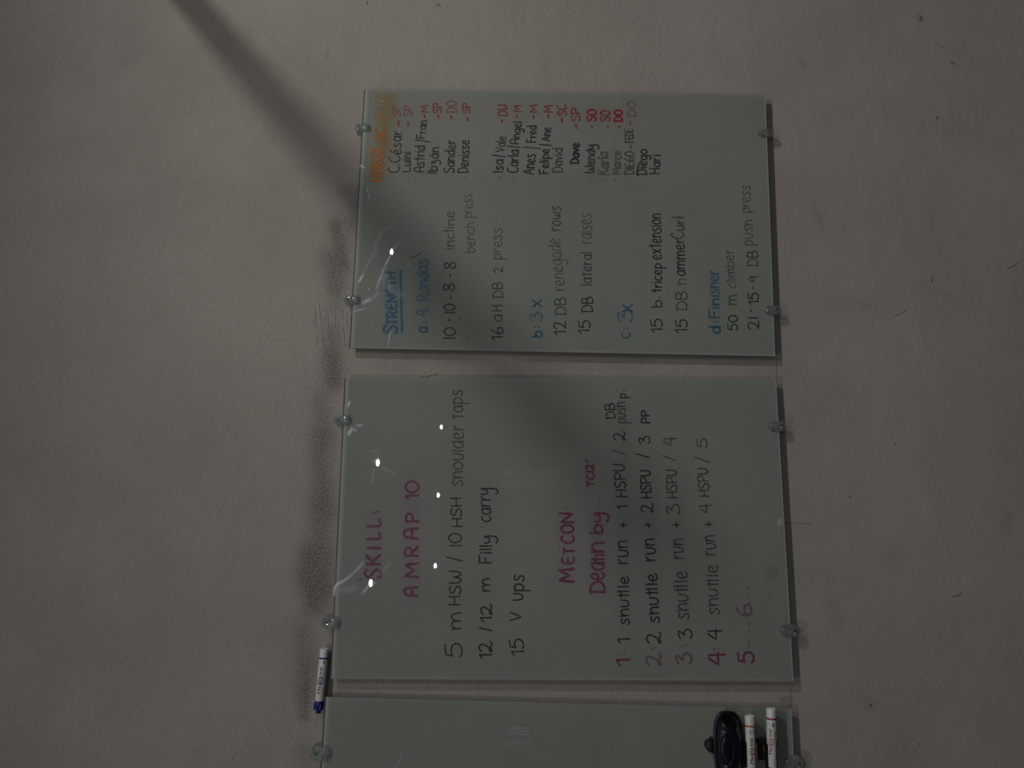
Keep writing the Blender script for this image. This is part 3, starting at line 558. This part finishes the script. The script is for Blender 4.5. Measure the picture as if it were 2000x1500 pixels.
# ------------------------------------------------------------------ scuffs in the cleaning film on the glass
def scuff_mat(name, k, rough, dif=.45):
    t = NT(name); tc = t.n('ShaderNodeTexCoord'); a = t.n('ShaderNodeAttribute', attribute_name='film')
    nz = t.n('ShaderNodeTexNoise', {'Vector': tc.outputs['Object'], 'Scale': 900., 'Detail': 3.0, 'Roughness': .7})
    f = t.math('MULTIPLY', t.math('MULTIPLY', a.outputs['Fac'], k), t.ramp(nz.outputs[0], .3, .65, .15, 1.0), clamp=True)
    gl = t.n('ShaderNodeBsdfGlossy', {'Color': (.85, .9, 1, 1), 'Roughness': rough}); df = t.n('ShaderNodeBsdfDiffuse', {'Color': (.75, .8, .86, 1)})
    m1 = t.n('ShaderNodeMixShader', {0: dif, 1: gl.outputs[0], 2: df.outputs[0]}); tr = t.n('ShaderNodeBsdfTransparent')
    m2 = t.n('ShaderNodeMixShader', {0: f, 1: tr.outputs[0], 2: m1.outputs[0]}); t.t.links.new(m2.outputs[0], t.out.inputs[0]); return t.m
SC = {3: scuff_mat('dried_film', 1.0, .45, .75), 2: scuff_mat('wiped_film', .55, .45, .6), 1: scuff_mat('faint_film', .2, .5, .6)}
def scuff(board, pts, wpx, lvl):
    P = [at(u, v, GF - .0005) for u, v in smooth(pts, 5)]; vs = []; fs = []; al = []; n = len(P)
    for i, p in enumerate(P):
        d = (P[min(i + 1, n - 1)] - P[max(i - 1, 0)]).normalized(); nr = Vector((-d.z, 0, d.x)); e = math.sin(math.pi * (i + .15) / (n - .7)) ** .6
        for k in (-1, -.4, 0, .4, 1): vs.append(p + nr * k * wpx / 940 / 2 * (.8 + .3 * random.random())); al.append(max(0, e) * (1 - abs(k)) ** .8)
    for i in range(n - 1):
        for k in range(4): q = i * 5 + k; fs.append((q, q + 1, q + 6, q + 5))
    o = mesh_obj('scuff_mark', vs, fs, SC[lvl], board.root); c = o.data.color_attributes.new('film', 'FLOAT_COLOR', 'POINT')
    c.data.foreach_set('color', [x for v in al for x in (v, v, v, 1)])
for b, p, wd, lv in (
    (bA, [(776, 479), (770, 483), (765, 494), (758, 508), (752, 520), (745, 538)], 6, 3), (bA, [(748, 530), (741, 548), (734, 566)], 8, 2), (bA, [(785, 468), (776, 478), (768, 490)], 10, 1),
    (bA, [(700, 553), (704, 545), (710, 536)], 7, 3), (bA, [(704, 545), (716, 520), (730, 495), (733, 470)], 8, 1), (bA, [(685, 611), (696, 607), (708, 604), (718, 600)], 3, 3),
    (bA, [(706, 593), (716, 588), (728, 583)], 11, 2), (bA, [(728, 583), (742, 570)], 14, 1), (bA, [(763, 643), (761, 655), (757, 680)], 4, 2), (bA, [(717, 562), (720, 564), (722, 567)], 4, 2),
    (bA, [(733, 510), (738, 470), (752, 448), (770, 440)], 9, 1), (bA, [(796, 512), (800, 518), (803, 522)], 3, 2), (bA, [(798, 493), (804, 490)], 8, 1), (bA, [(703, 322), (708, 326), (712, 328)], 9, 3),
    (bA, [(717, 364), (720, 380), (723, 390)], 4, 2), (bA, [(728, 391), (735, 392)], 3, 1), (bA, [(676, 612), (679, 600), (680, 590)], 5, 1), (bA, [(745, 520), (760, 560), (790, 580)], 24, 1),
    (bB, [(679, 796), (681, 790), (684, 783)], 7, 3), (bB, [(694, 830), (702, 831), (710, 829)], 8, 2), (bB, [(678, 850), (684, 843), (690, 834)], 10, 3), (bB, [(690, 838), (697, 842)], 8, 2),
    (bB, [(727, 902), (734, 899), (741, 893)], 9, 2), (bB, [(724, 884), (733, 880), (741, 882)], 8, 1), (bB, [(742, 912), (760, 920), (776, 928)], 8, 1), (bB, [(732, 915), (728, 928), (727, 945)], 8, 1),
    (bB, [(653, 1165), (654, 1152), (658, 1142), (672, 1134), (690, 1120)], 9, 3), (bB, [(684, 1124), (698, 1112), (712, 1095)], 8, 2), (bB, [(715, 1150), (722, 1142), (735, 1138)], 8, 3), (bB, [(706, 1160), (714, 1152), (720, 1146)], 9, 2),
    (bB, [(740, 1125), (752, 1110), (765, 1100)], 9, 1), (bB, [(660, 1150), (680, 1152), (700, 1148)], 22, 1), (bC, [(787, 1470), (781, 1483), (774, 1498)], 3, 2)):
    scuff(b, p, wd, lv)
# fresh marks and scratches on the cement
M_MARK = ink_mat('wall_mark', (.05, .045, .042), .5, .95, 300., (.37, .34, .31))
def wall_mark(strokes):
    for pts, wd in strokes: k = Ink(); k.stroke(pts, wd, y=-.0004); k.build('scratch_mark', M_MARK, wall)
wall_mark([([(851, 6), (856, 9), (861, 12)], 1.6), ([(852, 12), (858, 8)], 1.2), ([(717, 3), (718, 9)], 3)])
wall_mark([([(1797, 31), (1800, 36), (1797, 41)], 2.2), ([(1802, 33), (1796, 38)], 2)])
wall_mark([([(1856, 123), (1861, 124), (1867, 125)], 1.6), ([(1860, 118), (1859, 122)], 1.2), ([(1839, 90), (1841, 94)], 2), ([(1829, 227), (1833, 231)], 2), ([(1832, 228), (1829, 233)], 1.4)])
wall_mark([([(1516, 698), (1516.5, 720), (1516, 745)], 1.0), ([(1544, 1338), (1544.5, 1365), (1545, 1384)], 1.0), ([(1534, 1378), (1548, 1379)], 1.2)])
wall_mark([([(1748, 617), (1757, 614), (1768, 607)], 1.3), ([(1860, 1165), (1870, 1164), (1878, 1159)], 1.6), ([(1530, 1021), (1585, 1023)], .7)])
_rw = random.Random(5)
wall_mark([([(x + _rw.uniform(-1, 1), y), (x + 1.5, y + l * .5), (x + 2 + _rw.uniform(-1, 2), y + l)], _rw.uniform(.35, .85)) for x, y, l in
           ((615, 598, 40), (617, 655, 18), (623, 590, 30), (627, 618, 50), (632, 660, 36), (634, 600, 26), (640, 610, 44), (645, 585, 30), (648, 640, 30), (654, 600, 34), (660, 625, 46), (668, 605, 22), (671, 640, 40),
            (676, 600, 50), (679, 655, 28), (657, 560, 24), (664, 530, 22), (670, 490, 26), (649, 520, 20), (637, 672, 26), (643, 548, 24), (612, 620, 16))])
wall_mark([([(1823, 540), (1821, 546), (1819, 551)], 1.6), ([(1968, 524), (1980, 520), (1988, 512)], 1.3), ([(1795, 1452), (1796, 1454)], 3), ([(1700, 1376), (1701, 1379)], 3.5), ([(1659, 970), (1661, 972)], 2.6), ([(1748, 866), (1749, 868)], 2.2)])
wall_mark([([(636, 118), (640, 105), (641, 96)], .8), ([(820, 738), (828, 735), (834, 737), (842, 733), (855, 731)], 1.4), ([(508, 296), (510, 297)], 2.4), ([(1677, 1220), (1678, 1221)], 2.2)])

# ------------------------------------------------------------------ clear plastic clips
def plastic():
    t = NT('clear_plastic')
    lw = t.n('ShaderNodeLayerWeight', {'Blend': .35})
    tr = t.n('ShaderNodeBsdfTransparent', {'Color': (.90, .92, .905, 1)}); gl = t.n('ShaderNodeBsdfGlossy', {'Color': (.9, .95, .95, 1), 'Roughness': .07})
    df = t.n('ShaderNodeBsdfDiffuse', {'Color': (.58, .62, .60, 1)})
    m1 = t.n('ShaderNodeMixShader', {0: .11, 1: tr.outputs[0], 2: df.outputs[0]})
    f = t.math('MULTIPLY_ADD', lw.outputs['Facing'], .42, .05)
    m2 = t.n('ShaderNodeMixShader', {0: f, 1: m1.outputs[0], 2: gl.outputs[0]})
    t.t.links.new(m2.outputs[0], t.out.inputs[0]); return t.m
M_PL = plastic(); M_SCREW = simple('screw_steel', (.13, .13, .14), .35, metal=.8)
def stadium(cx, cz, hw, hh, n=10):
    """outline of an upright pill, hw half width, hh half height"""
    out = []
    for i in range(n + 1): a = math.pi * i / n; out.append((cx + hw * math.cos(a), cz + (hh - hw) + hw * math.sin(a)))
    for i in range(n + 1): a = math.pi + math.pi * i / n; out.append((cx + hw * math.cos(a), cz - (hh - hw) + hw * math.sin(a)))
    return out
def loft(name, rings, mat, parent, cap0=True, cap1=True, smooth_=True):
    vs = []; fs = []; n = len(rings[0])
    for r in rings: vs += r
    for j in range(len(rings) - 1):
        for i in range(n): k = (i + 1) % n; fs.append((j * n + i, j * n + k, (j + 1) * n + k, (j + 1) * n + i))
    if cap0: fs.append(tuple(range(n))[::-1])
    if cap1: fs.append(tuple((len(rings) - 1) * n + i for i in range(n)))
    return mesh_obj(name, vs, fs, mat, parent, smooth=smooth_)
def pill_rings(cx, cz, hw, hh, prof, n=10):
    return [[(x, y, z) for x, z in stadium(cx, cz, hw - ins, hh - ins, n)] for (ins, y) in prof]
def clip(u, v, uw, vh, top, label, tilt=0):
    """top: the screw half stands above the glass, else below"""
    c = at(u, v, -.024); hh = uw / 940. / 2; hw = vh / 940. / 2; s = 1 if top else -1
    e = empty('mirror_clip', (c.x, 0, c.z)); tag(e, label, 'clip', 'clear clips holding the glass boards')
    # foot: the thick half on the wall beside the glass edge
    foot = [[(x, y, z) for x, z in stadium(c.x, c.z + s * hh * .48, hw - ins, max(hh * .52, hw) - ins + .0001)] for ins, y in ((0, -.0002), (0, -.0206))]
    loft('clip_foot', foot, M_PL, e)
    # rounded cover reaching over the glass
    loft('clip_body', pill_rings(c.x, c.z, hw, hh, ((0, -.0208), (0, -.0235), (.0008, -.0250), (.0022, -.0258))), M_PL, e)
    loft('clip_ridge', pill_rings(c.x, c.z - s * hh * .34, hw * .72, hh * .52, ((0, -.0259), (.0010, -.0268))), M_PL, e)
    sc = Vector((c.x, 0, c.z + s * hh * .46))
    ring = lambda r, y: [(sc.x + r * math.cos(2 * math.pi * i / 12), y, sc.z + r * math.sin(2 * math.pi * i / 12)) for i in range(12)]
    sc_ = loft('screw', [ring(.0012, -.003), ring(.0012, -.0235), ring(.0029, -.0261), ring(.0029, -.0266), ring(.0016, -.0269), ring(.0012, -.0261)], M_SCREW, e)
    for o in (e.children): o.parent = e
    if tilt: e.rotation_euler = (0, math.radians(tilt), 0)
    return e
clip(708, 248, 33, 18, True, 'clear clip on the left edge of the topmost board, beside the orange title')
clip(687, 585, 33, 18, True, 'clear clip on the left edge of the topmost board, beside the thick blue heading')
clip(1496, 259, 34, 17, False, 'clear clip on the right edge of the topmost board, the one nearer the photo top')
clip(1510, 605, 34, 19, False, 'clear clip on the right edge of the topmost board, near its lower end')
clip(669, 820, 34, 20, True, 'clear clip on the left edge of the middle board, nearer the photo top')
clip(646, 1216, 36, 23, True, 'clear clip on the left edge of the middle board, just above the blue-capped marker')
clip(1518, 832, 35, 20, False, 'clear clip on the right edge of the middle board, nearer the photo top')
clip(1543, 1232, 36, 22, False, 'clear clip on the right edge of the middle board, near its lower end')
clip(627, 1472, 37, 26, True, 'clear clip in the bottom of the photo, left of the blank board')
clip(1551, 1492, 36, 26, False, 'clear clip in the bottom of the photo, right of the marker with a magenta cap')

# ------------------------------------------------------------------ markers
M_WHITE = simple('marker_white', (.72, .72, .70), .28, coat=.3); M_BLUE = simple('blue_plastic', (.010, .009, .20), .3, coat=.3); M_MAG = simple('magenta_plastic', (.24, .012, .09), .35, coat=.2)
M_ORB = simple('orange_print', (.42, .13, .018), .4); M_BKP = simple('black_print', (.012, .012, .014), .4); M_BLP = simple('blue_print', (.02, .05, .30), .4)
M_MGP = simple('magenta_print', (.30, .02, .10), .4); M_PINKP = simple('pink_print', (.34, .10, .15), .4); M_ORP2 = simple('brown_orange_print', (.36, .11, .025), .4)
FONT_CACHE = {}
def text_tris(s, bold=.0, shear=0.0):
    key = (s, bold, shear)
    if key in FONT_CACHE: return FONT_CACHE[key]
    c = bpy.data.curves.new('t', 'FONT'); c.body = s; c.size = 1; c.offset = bold; c.shear = shear; c.resolution_u = 3
    o = bpy.data.objects.new('t', c); COL.objects.link(o); dg = bpy.context.evaluated_depsgraph_get(); dg.update()
    me = bpy.data.meshes.new_from_object(o.evaluated_get(dg)); bm = bmesh.new(); bm.from_mesh(me)
    bmesh.ops.triangulate(bm, faces=bm.faces[:])
    for _ in range(3):
        es = [e for e in bm.edges if abs(e.verts[0].co.y - e.verts[1].co.y) > .14]
        if es: bmesh.ops.subdivide_edges(bm, edges=es, cuts=1); bmesh.ops.triangulate(bm, faces=bm.faces[:])
    vs = [v.co.copy() for v in bm.verts]; fs = [tuple(v.index for v in f.verts) for f in bm.faces]
    bm.free(); bpy.data.objects.remove(o); FONT_CACHE[key] = (vs, fs); return vs, fs
class Marker:
    """axis from the blunt end to the cap end; a point on the barrel: (s along from the blunt end, angle from the front, positive = towards the photo left/up)"""
    def __init__(s, blunt, tip, R, label, band, capmat, cap_from, roll=0):
        s.a, s.b, s.R = blunt, tip, R; s.ax = (tip - blunt).normalized(); s.L = (tip - blunt).length; s.roll = roll
        s.front = (Vector((0, -1, 0)) - s.ax * s.ax.dot(Vector((0, -1, 0)))).normalized(); s.up = s.ax.cross(s.front)
        if s.up.z < 0: s.up = -s.up
        s.e = empty('whiteboard_marker', blunt); tag(s.e, label, 'marker', 'whiteboard markers')
        r = R
        s.lathe('barrel', [(.0018, r * .80), (.0006, r * .84), (0, r * .92), (.0006, r), (.004, r), (cap_from - .0008, r * .99), (cap_from, r * .93)], M_WHITE, cap0=True)
        s.lathe('end_plug', [(.0035, 0.0004), (.0034, r * .55), (.0018, r * .80)], simple('plug_grey', (.33, .34, .33), .5, noise_amt=.3, nscale=500), cap0=True)
        s.lathe('colour_band', [(.0165, r * 1.001), (.0166, r * 1.012), (.0198, r * 1.012), (.0199, r * 1.001)], band)
        c = s.lathe('cap', [(cap_from, r * .90), (cap_from + .0003, r * .97), (cap_from + .004, r * .96), (s.L - .0075, r * .88), (s.L - .0068, r * .82), (s.L - .0066, r * .62), (s.L - .0012, r * .56), (s.L, r * .42)], capmat, cap1=True)
        # ribs round the cap
        vs = []; fs = []
        for k in range(12):
            a0 = 2 * math.pi * k / 12
            q = [s.pt(t_, a0 + d, rr) for t_, rr in ((cap_from + .005, r * .985), (s.L - .008, r * .92)) for d in (-.07, .07)] + [s.pt(t_, a0, rr) for t_, rr in ((cap_from + .006, r * 1.03), (s.L - .0088, r * .97))]
            n = len(vs); vs += q; fs += [(n, n + 4, n + 5, n + 2), (n + 1, n + 3, n + 5, n + 4), (n, n + 1, n + 4), (n + 2, n + 5, n + 3)]
        mesh_obj('cap_ribs', vs, fs, capmat, s.e)
    def pt(s, t, ang, r): return s.a + s.ax * t + (s.front * math.cos(ang) + s.up * math.sin(ang)) * r
    def lathe(s, name, prof, mat, cap0=False, cap1=False, n=32):
        return loft(name, [[s.pt(t, 2 * math.pi * i / n, r) for i in range(n)] for t, r in prof], mat, s.e, cap0, cap1)
    def pr(s, vs, fs, mat, name='printed_lettering', lift=.00012, parent=None):
        """vs: (along in m measured from blunt end, arc height in m)"""
        mesh_obj(name, [s.pt(t, s.roll + h / s.R, s.R + lift) for t, h in vs], fs, mat, s.e)
    def text(s, txt, t0, t1, h0, size, mat, bold=.02, shear=0):
        for k, (dt, dh) in enumerate(((-1, 0), (1, 0), (0, -.6), (0, .6)) if bold else ((0, 0),)):
            s._text(txt, t0 + dt * bold * size * .9, t1 + dt * bold * size * .9, h0 + dh * bold * size, size, mat, shear, k)
    def _text(s, txt, t0, t1, h0, size, mat, shear, k):
        """t0: where the text starts (nearer the cap), t1 where it ends (nearer the blunt end)"""
        vs, fs = text_tris(txt, 0, shear); xm = min(v.x for v in vs); xM = max(v.x for v in vs)
        s.pr([(t0 + (t1 - t0) * (v.x - xm) / (xM - xm), h0 + v.y * size) for v in vs], fs, mat, lift=.00012 + k * .00003)
    def rect(s, t0, t1, h0, h1, mat, name='printed_mark', lift=.00010):
        n = 4; vs = [(lerp(t0, t1, i / n), h) for i in range(n + 1) for h in (h0, h1)]
        s.pr(vs, [(2 * i, 2 * i + 1, 2 * i + 3, 2 * i + 2) for i in range(n)], mat, name, lift)
    def ring(s, tc, hc, rt, rh, w, mat, a0=0, a1=2 * math.pi, lift=.00014):
        n = 28; vs = []
        for i in range(n + 1):
            a = a0 + (a1 - a0) * i / n
            for k in (1, 1 - w): vs.append((tc + rt * k * math.cos(a), hc + rh * k * math.sin(a)))
        s.pr(vs, [(2 * i, 2 * i + 1, 2 * i + 3, 2 * i + 2) for i in range(n)], mat, 'printed_emblem', lift)
    def brandprint(s, tMa, tEnd, h0, size, accent):
        L = tMa - tEnd; q = lambda f: tMa - L * f
        s.text('Ma', q(0), q(.27), h0, size, M_BKP, .025); s.text('tral', q(.70), q(1), h0, size, M_BKP, .025)
        s.text('gis', q(.31), q(.66), h0 + size * .02, size * .95, accent, .04)
        s.ring(q(.45), h0 + size * .18, L * .19, size * .62, .16, accent, math.radians(20), math.radians(300)); s.ring(q(.52), h0 + size * .34, L * .15, size * .5, .13, accent, math.radians(200), math.radians(430))
# blue-capped marker lying on the top edges of two boards
R0 = .0087
m1 = Marker(at(634, 1266, -.0165), at(621.5, 1393.5, -.0165), R0, 'blue-capped whiteboard marker lying along the top edges of two glass boards', M_BLUE and M_BLP, M_BLUE, .0975)
m1.brandprint(.083, .034, -.0012, .0078, M_BLP); m1.rect(.029, .021, .0012, .0017, M_BKP); m1.rect(.0285, .022, -.0052, -.0036, M_BKP); m1.rect(.027, .024, -.0030, -.0024, M_BKP); m1.rect(.060, .036, -.0046, -.0042, M_BKP)
m1.rect(.066, .056, .0078, .0082, M_BKP)
# clip rib on the cap
def cap_tab(m, ang, t0, t1, mat):
    vs = [m.pt(t, ang + d, r) for t in (t0, t1) for d, r in ((-.16, m.R * .9), (.16, m.R * .9), (.10, m.R * 1.16), (-.10, m.R * 1.16))]
    mesh_obj('cap_tab', vs, [(0, 1, 2, 3), (7, 6, 5, 4), (0, 4, 5, 1), (1, 5, 6, 2), (2, 6, 7, 3), (3, 7, 4, 0)], mat, m.e)
cap_tab(m1, 1.35, m1.L - .019, m1.L - .0078, M_BLUE)

# ------------------------------------------------------------------ marker holder, its two markers and the eraser on the blank board
YM = -.043
m2 = Marker(at(1464, 1397, YM), at(1468, 1526, YM), .0091, 'white whiteboard marker with orange band, in the holder next to the eraser', M_ORB, simple('orange_plastic', (.6, .2, .02), .35, coat=.2), .1035)
m2.rect(.0164, .0200, .0022, .0027, M_WHITE, lift=.0003); m2.brandprint(.083, .0395, -.0016, .0080, M_ORP2); m2.rect(.0325, .0235, .0022, .0027, M_BKP); m2.rect(.0325, .0235, .0006, .0014, M_BKP); m2.rect(.0325, .0235, .0036, .0040, M_PINKP)
m2.rect(.0315, .0235, -.0064, -.0050, M_BLP); m2.rect(.030, .0285, -.0048, -.0036, M_BKP); m2.rect(.0265, .0245, -.0048, -.0032, M_BLP)
m3 = Marker(at(1506, 1383, YM), at(1508.5, 1512, YM), .0091, 'white whiteboard marker with magenta band and cap, standing out furthest from the holder', M_MGP, M_MAG, .1035)
m3.rect(.0164, .0200, .0022, .0027, M_WHITE, lift=.0003); m3.brandprint(.080, .0365, .0030, .0074, M_PINKP); m3.text('Clasico', .0600, .0380, -.0042, .0052, M_PINKP, .02, .3)
m3.rect(.0315, .0235, .0050, .0056, M_BKP); m3.rect(.0325, .0245, -.0022, -.0006, M_BLP); m3.rect(.0315, .0290, -.0004, .0010, M_BKP); m3.rect(.0275, .0250, -.0004, .0012, M_BLP)
m3.rect(.088, .057, -.0060, -.0052, M_BLP); m3.rect(.086, .057, -.0072, -.0068, M_BKP)

M_BLACK = simple('black_plastic', (.004, .004, .0045), .45); M_NAVY = simple('navy_gloss_plastic', (.005, .0065, .013), .30, coat=.08, noise_amt=.35, nscale=700); M_FELT = simple('grey_felt', (.03, .03, .035), .95, noise_amt=.3, nscale=900)
hc = at(1450, 1465, GF); he = empty('marker_holder', (hc.x, GF, hc.z)); tag(he, 'black plastic holder gripping two markers and an eraser on the blank board', 'marker holder')
def prism(name, outline, y0, y1, mat, parent, bev=.0012, smooth_=False):
    """outline: photo pixels on the plane y1 (front), extruded back to y0"""
    pts = [at(u, v, y1) for u, v in outline]; c = sum(pts, Vector()) / len(pts)
    ins = [p + (c - p).normalized() * bev for p in pts]
    rings = [[(p.x, y0, p.z) for p in pts], [(p.x, y1 + bev, p.z) for p in pts], [(p.x, y1, p.z) for p in ins]]
    return loft(name, rings, mat, parent, smooth_=smooth_)
# base plate on the glass, hidden behind eraser and markers
prism('base_plate', [(1402, 1450), (1520, 1452), (1520, 1484), (1402, 1486)], GF - .0004, GF - .0065, M_BLACK, he)
# bridge between the two marker grips, with hollowed ends
prism('bridge', smooth([(1474, 1444), (1482, 1445), (1492, 1443), (1499, 1445), (1503, 1456), (1503, 1490), (1498, 1487), (1492, 1481), (1484, 1478), (1481, 1480), (1480, 1486), (1474, 1486), (1474, 1444)], 3)[:-1], GF - .0060, -.036, M_BLACK, he)
sl = at(1492.5, 1462, -.0362); o = mesh_obj('moulded_slot', [(sl.x - .005, -.0363, sl.z - .0014), (sl.x + .005, -.0363, sl.z - .0014), (sl.x + .005, -.0363, sl.z + .0014), (sl.x - .005, -.0363, sl.z + .0014)], [(0, 1, 2, 3)], simple('slot_dark_olive', (.045, .043, .035), .6), he)
def grip(m, t0, t1, a0, a1, th=.0022):
    """C-shaped grip round a marker between angles a0..a1"""
    n = 16; rings = []
    for i in range(n + 1):
        a = lerp(a0, a1, i / n); rings.append([m.pt(t0, a, m.R * 1.0 + .0008), m.pt(t1, a, m.R + .0008), m.pt(t1, a, m.R + .0008 + th), m.pt(t0, a, m.R + .0008 + th)])
    loft('marker_grip', rings, M_BLACK, he, smooth_=False)
grip(m2, .047, .090, math.radians(62), math.radians(298)); grip(m3, .064, .106, math.radians(62), math.radians(298))
for m, t0, t1 in ((m2, .053, .086), (m3, .07, .10)):       # stalks joining grips to the base plate
    q = [m.pt(t, 0, 0) for t in (t0, t1)]; z = (q[0].z + q[1].z) / 2
    box('stalk', q[1].x, q[0].x, YM + m.R + .0008, GF - .0062, z - .004, z + .004, M_BLACK, he)
prism('side_wing', smooth([(1451, 1443), (1456, 1442), (1460, 1450), (1462, 1470), (1460, 1486), (1455, 1486), (1450, 1480), (1450, 1452), (1451, 1443)], 3)[:-1], GF - .0062, -.037, M_BLACK, he)
prism('eraser_peg', smooth([(1396, 1448), (1390, 1447), (1383, 1449), (1379.5, 1454), (1380, 1462), (1384, 1468), (1391, 1471), (1397, 1471), (1396, 1448)], 4)[:-1], GF - .0006, GF - .018, M_BLACK, he, smooth_=True)
prism('peg_spur', [(1388, 1442), (1392.5, 1442), (1393, 1450), (1388.5, 1450)], GF - .0006, GF - .014, M_BLACK, he)

# eraser: pill-shaped moulded handle on a felt pad (its long axis runs down the photo)
ec = at(1422, 1457, -.030); ee = empty('board_eraser', (ec.x, GF - .007, ec.z)); tag(ee, 'dark navy pill-shaped whiteboard eraser with oval grip, left of the orange-banded marker', 'eraser')
EX, EZ = ec.x, ec.z
def pill(cx, cz, hl, hr, y, n=20):
    """horizontal pill: hl half length (x), hr half height (z); egg-shaped ends"""
    out = []
    for i in range(2 * n):
        a = math.pi * i / n; ca, sa = math.cos(a), math.sin(a)
        k = 3.0; x = hl * math.copysign(abs(ca) ** (2 / k), ca); z = hr * math.copysign(abs(sa) ** (2 / k), sa); out.append((cx + x, y, cz + z))
    return out
HL, HR = .0640, .0290; YB = GF - .0072
loft('felt_pad', [pill(EX, EZ, HL - .005, HR - .005, YB), pill(EX, EZ, HL - .005, HR - .005, YB - .007)], M_FELT, ee)
loft('shell_rim', [pill(EX, EZ, HL, HR, YB - .007), pill(EX, EZ, HL, HR, YB - .0105), pill(EX, EZ, HL - .0012, HR - .0012, YB - .0116), pill(EX, EZ, HL - .0040, HR - .0040, YB - .0119)], M_NAVY, ee)
def waist(cx, cz, hl, hr, y, pinch, n=32):
    out = []
    for i in range(2 * n):
        a = math.pi * i / n; ca, sa = math.cos(a), math.sin(a); k = 2.9
        x = hl * math.copysign(abs(ca) ** (2 / k), ca); z = hr * math.copysign(abs(sa) ** (2 / k), sa)
        q = abs(x) / hl; z *= 1 - pinch * math.exp(-((q - .55) / .16) ** 2); out.append((cx + x, y, cz + z))
    return out
loft('handle', [waist(EX, EZ, HL - .0045, HR - .0045, YB - .0117, 0), waist(EX, EZ, HL - .0060, HR - .0058, YB - .016, .08), waist(EX, EZ, HL - .0085, HR - .0085, YB - .0205, .28), waist(EX, EZ, HL - .0115, HR - .0120, YB - .0232, .42), waist(EX, EZ, HL - .016, HR - .0155, YB - .0240, .45)], M_NAVY, ee)
def oval_ring(name, cx, cz, rx, rz, y, tube, mat, n=40, m=8):
    rings = []
    for i in range(n + 1):
        a = 2 * math.pi * i / n; rings.append([(cx + (rx + tube * math.cos(b)) * math.cos(a), y - tube * .8 * math.sin(b), cz + (rz + tube * math.cos(b)) * math.sin(a)) for b in (2 * math.pi * j / m for j in range(m))])
    loft(name, rings, mat, ee, False, False)
oc = at(1420, 1464, YB - .024); oval_ring('grip_ridge', oc.x, oc.z, .0270, .0128, YB - .0238, .0016, M_NAVY)
loft('grip_pad', [[(oc.x + .0255 * k * math.cos(2 * math.pi * i / 32), y, oc.z + .0115 * k * math.sin(2 * math.pi * i / 32)) for i in range(32)] for k, y in ((1, YB - .0240), (.9, YB - .0250), (.6, YB - .0257), (.2, YB - .0260))], M_NAVY, ee)
# thumb hollow at the near end: shade of the recess painted as a flat black half-moon with a lip
tc_ = at(1421, 1404, YB - .0225); M_HOL = simple('hollow_shade', (.001, .0012, .002), .7, spec=.1)
def hollow(k, y):
    """half-moon mouth: flat towards the end of the eraser, round towards its middle"""
    out = []
    for i in range(28):
        a = 2 * math.pi * i / 28; x = math.cos(a); z = math.sin(a); x = x * (.62 if x > 0 else 1.25)
        out.append((tc_.x + .0098 * x * k, y, tc_.z + .0112 * z * k * (1 if x > 0 else 1 - .35 * x * x)))
    return out
loft('thumb_hollow_shade', [hollow(1.10, YB - .0150), hollow(1.03, YB - .0240), hollow(.97, YB - .0245), hollow(.90, YB - .0242), hollow(.3, YB - .0241)], M_HOL, ee)
prism('hanging_lug', [(1431, 1391.5), (1434, 1391.5), (1435, 1398), (1430.5, 1398)], YB - .006, YB - .010, M_BLACK, ee, bev=.0004)
